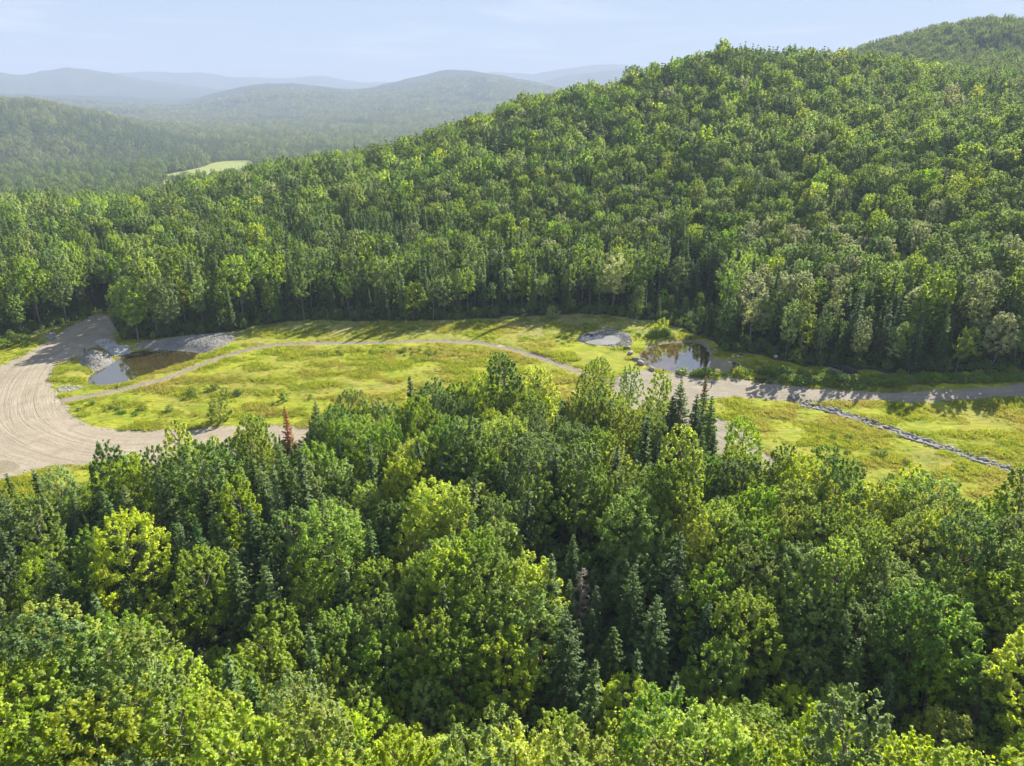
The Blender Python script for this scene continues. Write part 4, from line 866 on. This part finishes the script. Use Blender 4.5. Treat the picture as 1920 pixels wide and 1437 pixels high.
# ------------------------------------------------------------------ pipes, posts
def pipe_mesh(name, L_, r, ribs=0):
    an = np.linspace(0, 2 * np.pi, 16, endpoint=False); xs = np.linspace(-L_ / 2, L_ / 2, 2 if not ribs else ribs * 2 + 1); V = []; F = []
    for i, x in enumerate(xs):
        rr = r * (1 if i % 2 or not ribs else .93)
        for a_ in an: V.append((x, math.cos(a_) * rr, math.sin(a_) * rr))
    n = len(xs)
    for i in range(n - 1):
        for j in range(16): F.append((i * 16 + j, i * 16 + (j + 1) % 16, (i + 1) * 16 + (j + 1) % 16, (i + 1) * 16 + j))
    o_ = len(V)
    for i, x in enumerate(xs[[0, -1]]):
        for a_ in an: V.append((x, math.cos(a_) * r * .82, math.sin(a_) * r * .82))
    for j in range(16):
        k = (j + 1) % 16; F.append((j, o_ + j, o_ + k, k)); F.append(((n - 1) * 16 + k, o_ + 16 + k, o_ + 16 + j, (n - 1) * 16 + j)); F.append((o_ + j, o_ + 16 + j, o_ + 16 + k, o_ + k))
    me = mesh_from(name, np.array(V), np.array(F), smooth_=False); me.materials.append(M['pipe']); return me
def lay(name, me, a_, b2, zoff, label, cat, **kw):
    A, B = gp(*a_), gp(*b2); mdl = (A + B) / 2; d = B - A; za, zb_ = height(np.array([A[0], B[0]]), np.array([A[1], B[1]])); o = link(name, me, None, label=label, category=cat, **kw)
    o.location = (mdl[0], mdl[1], (za + zb_) / 2 + zoff); o.rotation_euler = (0, -math.atan2(zb_ - za, np.hypot(*d)), math.atan2(d[1], d[0])); return o
L0 = float(np.hypot(*(gp(1552, 694) - gp(1600, 718))))
pm = pipe_mesh('drain_pipe_shape', 7.5, .42, 26)
lay('drain_pipe', pm, (1553, 694), (1592, 711), .45, 'thick black ribbed drain pipe lying on the gravel mound', 'pipe', group='black pipes by the grey road')
lay('drain_pipe', pm, (1558, 692), (1597, 709), .45, 'second black ribbed drain pipe behind the first, nearer the trees', 'pipe', group='black pipes by the grey road')
lay('drain_hose', pipe_mesh('drain_hose_shape', 6.0, .12, 0), (1580, 708), (1607, 719), .35, 'thin black hose trailing off the drain pipes towards the road', 'hose')
lay('outlet_pipe', pipe_mesh('outlet_pipe_shape', 5.0, .3, 16), (1374, 681), (1398, 696), .3, 'black outlet pipe crossing the mud right of the boulder pond'.replace('right of', 'beside'), 'pipe', group='black pipes by the grey road')
lay('pool_pipe', pipe_mesh('pool_pipe_shape', 1.6, .25, 6), (1100, 631), (1111, 631), .5, 'short black pipe end at the rim of the small pool', 'pipe')
def post(x, y, h, r, label, nm='post', cat='post'):
    q = gp(x, y); z = float(height(np.array([q[0]]), np.array([q[1]]))[0]); V, F = tube(np.array([[0, 0, -.4], [.01, 0, h * .5], [0, .015, h]]), [r, r * .95, r * .9], 7); cap = np.arange(14, 21)
    o = link(nm, mesh_from(nm, V, [F, cap[None]]), M['post'], label=label, category=cat); o.location = (q[0], q[1], z)
post(1243, 706, 1.6, .13, 'short dark wooden post standing on the sandy shore'); post(160, 665, 1.5, .12, 'short dark post on top of the gravel heap'); post(1333, 728, 1.2, .09, 'thin dark stake leaning by the road junction', 'stake', 'stake')

# ------------------------------------------------------------------ single remarkable trees
def dead_spruce(seed, H, W):
    g = np.random.default_rng(seed); tr = [tube(np.stack([g.normal(size=8) * .03, g.normal(size=8) * .03, np.linspace(-.4, H, 8)], -1), np.linspace(.17, .02, 8), 6)]; br = []
    for w in range(80):
        t = w / 80; z = H * (.1 + .88 * t); an = g.uniform(0, 6.28); l = W / 2 * (1 - t)**.8 * g.uniform(.5, 1.1) + .15; s = np.linspace(0, 1, 5)
        pts = np.stack([np.cos(an) * l * s, np.sin(an) * l * s, z - .25 * l * s + .35 * l * s**3], -1); br.append(tube(pts, np.linspace(.04, .008, 5), 3))
        for _ in range(9):
            q = g.uniform(.25, 1); c = np.array([math.cos(an) * l * q, math.sin(an) * l * q, z - .25 * l * q + .35 * l * q**3]); e = c + np.array([math.cos(an + g.choice([-1, 1]) * .9), math.sin(an + g.choice([-1, 1]) * .9), g.uniform(-.5, .1)]) * g.uniform(.15, .5); br.append(tube(np.array([c, (c + e) / 2 + [0, 0, -.02], e]), [.02, .014, .006], 3))
    a_ = joinm(tr); b2 = joinm(br); z_ = lambda V: {'v': ('FLOAT', 'POINT', np.full(len(V), .5))}
    return mesh_from('dead_trunk', a_[0], a_[1], z_(a_[0]), smooth_=True), mesh_from('dead_branches', b2[0], b2[1], z_(b2[0]))
def spot(tx_, ty_, h):
    """ground point under a treetop seen at a pixel"""
    D_ = np.arange(20, 200, .5); X, Y, Z = ray(tx_, ty_); hh_ = math.hypot(X, Y); zt = CAM_H + Z / hh_ * D_; xg = X / hh_ * D_; yg = Y / hh_ * D_; zg_ = height(xg, yg); i = int(np.argmin(np.abs(zt - zg_ - h))); return xg[i], yg[i], zg_[i]
dt, db = dead_spruce(3, 9.5, 3.6); x, y, z = spot(1092, 1058, 9.5)
o = empty('dead_spruce_tree', (x, y, z), 0, 1.0, label='bare grey dead spruce standing amid green crowns', category='dead tree'); link('trunk', dt, M['dead_bark'], o); link('branches', db, M['twig'], o)
RUSTS = [conifer('rust_spruce_0', 950, 8, 2.4, 1500, .30, 'rust', base=.15, full=.8), conifer('rust_spruce_1', 951, 9, 1.6, 1100, .28, 'rust', base=.2, full=.7)]
for tx_, ty_, h, k, s, nm, lb in ((533, 762, 9.5, 0, 1.2, 'dead_conifer', 'rust brown dead spruce at the wood edge above the road'), (1066, 745, 10.0, 1, 1.12, 'dead_conifer', 'thin red brown dead treetop between round green crowns'),
                            ):
    x, y, z = spot(tx_, ty_, h); plant(nm, RUSTS[k], (x, y, z), 1.0, s, M['rust'] , lb, 'dead tree')
x, y, z = spot(1325, 703, 13.5); o = empty('dying_spruce_tree', (x, y, z), .4, 1.0, label='tall spruce with a dying red brown top beside the grey road yard', category='tree')
_p = conifer('dying_spruce', 955, 12.6, 3.8, 6500, .32, 'spruce_light'); link('crown', _p[0], M['spruce_light'], o); link('trunk', _p[1], None, o)
_q = conifer('dying_top', 956, 3.6, 1.1, 700, .22, 'rust', base=.02); tp_ = link('dead_top', _q[0], M['rust'], o, label='red brown dead leader'); tp_.location = (0, 0, 9.9)
for tx_, ty_, h, k, s, c, nm, lb in ((1278, 712, 14.5, 4, 1.04, 5, 'spruce_tree', 'tallest and widest dark spruce standing before the boulder pond'), (1262, 742, 12, 0, 1.0, 5, 'spruce_tree', 'slimmer dark spruce crowding the widest one before the boulder pond'),
        (1308, 738, 12.5, 2, .95, 5, 'spruce_tree', 'narrow dark spruce against the red topped dead one'), (1336, 742, 11.5, 0, .95, 6, 'spruce_tree', 'mid green narrow spruce below the red topped dead one'),
        (1175, 755, 9, 1, .85, 5, 'spruce_tree', 'slim dark spruce tip left of the sandy yard'.replace('left of', 'at the edge of')), (1340, 805, 8, 3, .85, 5, 'spruce_tree', 'small dark spruce under the bare saplings by the track bend'), (1318, 812, 8, 1, .8, 6, 'spruce_tree', 'little mid green spruce beside the smallest dark one by the track bend'),
        (825, 220, 0, 0, 1, 5, 'x', ''),):
    if nm == 'x': continue
    x, y, z = spot(tx_, ty_, h); plant(nm, S_NEAR[k], (x, y, z), 1.0, s, M[COL[c]], lb, 'tree', 'spruces of the woods')
for tx_, ty_, h, k, s, c, lb in ((1240, 706, 10.5, 4, .95, 'yellow', 'bright yellow green tree rising just behind the widest dark spruce'), (1224, 752, 9, 0, .85, 'fresh', 'round fresh green tree beside the widest spruce, towards the sandy yard'), (1206, 776, 8.5, 2, .75, 'yellow', 'small yellow green tree at the wood edge by the sandy yard'),
        (1184, 690, 9.5, 4, .85, 'pale', 'slender pale green tree at the edge of the sandy yard'), (1232, 812, 8.0, 3, .75, 'yellow', 'yellow green tree below the dark spruce group'), (1296, 850, 8.0, 1, .8, 'fresh', 'fresh green tree in front of the small spruces by the track bend'),
        (1400, 796, 9, 0, .9, 'yellow', 'rounded yellow green tree on the far side of the track bend'), (1120, 668, 10, 5, .85, 'fresh', 'broad fresh green tree reaching up to the meadow track near the pool')):
    x, y, z = spot(tx_, ty_, h); plant('broadleaf_tree', B_NEAR[k], (x, y, z), tx_ * .7, s, M[c], lb, 'tree', 'broadleaf trees of the woods')
for tx_, ty_, h, s, lb in ((1068, 1100, 7, .62, 'small dark spruce touching the dead grey one on its meadow side'), (1118, 1112, 7.5, .66, 'small dark spruce just beyond the dead grey one'), (1052, 1150, 6, .55, 'low dark spruce at the foot of the dead grey one'), (1110, 1165, 6, .58, 'lowest dark spruce under the dead grey one'), (1085, 1185, 5.5, .55, 'tiny dark spruce in the dip below the dead grey one'), (1074, 1030, 8, .75, 'dark spruce standing behind the dead grey one')):
    x, y, z = spot(tx_, ty_, h); plant('spruce_tree', S_NEAR[2], (x, y, z), tx_ * .3, s, M['spruce'], lb, 'tree', 'spruces of the woods')
for tx_, ty_, h, k, s, c, nm, lb in ((408, 757, 3.6, 0, 1.25, 'yellow', 'lone_bush', 'lone round yellow green bush on the road edge of the meadow'), (1243, 600, 4, 2, 1.05, 'yellow', 'young_tree', 'small bright yellow young tree behind the boulder pond'), (1385, 692, 1.8, 1, .9, 'yellow', 'shrub', 'low bright shrub between the mud and grey road'),
        (1036, 576, 3.2, 0, 1.1, 'pale', 'shrub', 'pale shrub at the forest edge above the meadow'), (1470, 690, 2.2, 1, 1.2, 'deep', 'shrub', 'dark shrub beside the small dark pool')):
    x, y, z = spot(tx_, ty_, h); plant(nm, BUSH[k], (x, y, z - .1), 0, s, M[c], lb, 'bush' if 'tree' not in nm else 'tree')
# ------------------------------------------------------------------ cumulus far beyond the hills, and the air
H_ = 11600.0
hz_me = bpy.data.meshes.new('haze'); zb0, zb1 = -80.0, 560.0
hz_me.from_pydata([(-H_, -H_, zb0), (H_, -H_, zb0), (H_, H_, zb0), (-H_, H_, zb0), (-H_, -H_, zb1), (H_, -H_, zb1), (H_, H_, zb1), (-H_, H_, zb1)], [], [(0, 3, 2, 1), (4, 5, 6, 7), (0, 1, 5, 4), (1, 2, 6, 5), (2, 3, 7, 6), (3, 0, 4, 7)])
hm, ht, ho = new_mat('haze_air'); pv_ = ht.nodes.new('ShaderNodeVolumePrincipled'); pv_.inputs['Color'].default_value = (.385, .455, .64, 1); pv_.inputs['Density'].default_value = 2.0e-4; pv_.inputs['Anisotropy'].default_value = .0
ht.links.new(pv_.outputs[0], ho.inputs['Volume'])
link('haze', hz_me, hm, kind='stuff', label='pale summer haze filling the valley')
print('done', round(time.time() - T0, 1), 'zmax', Z.max(), 'zmin', Z.min())
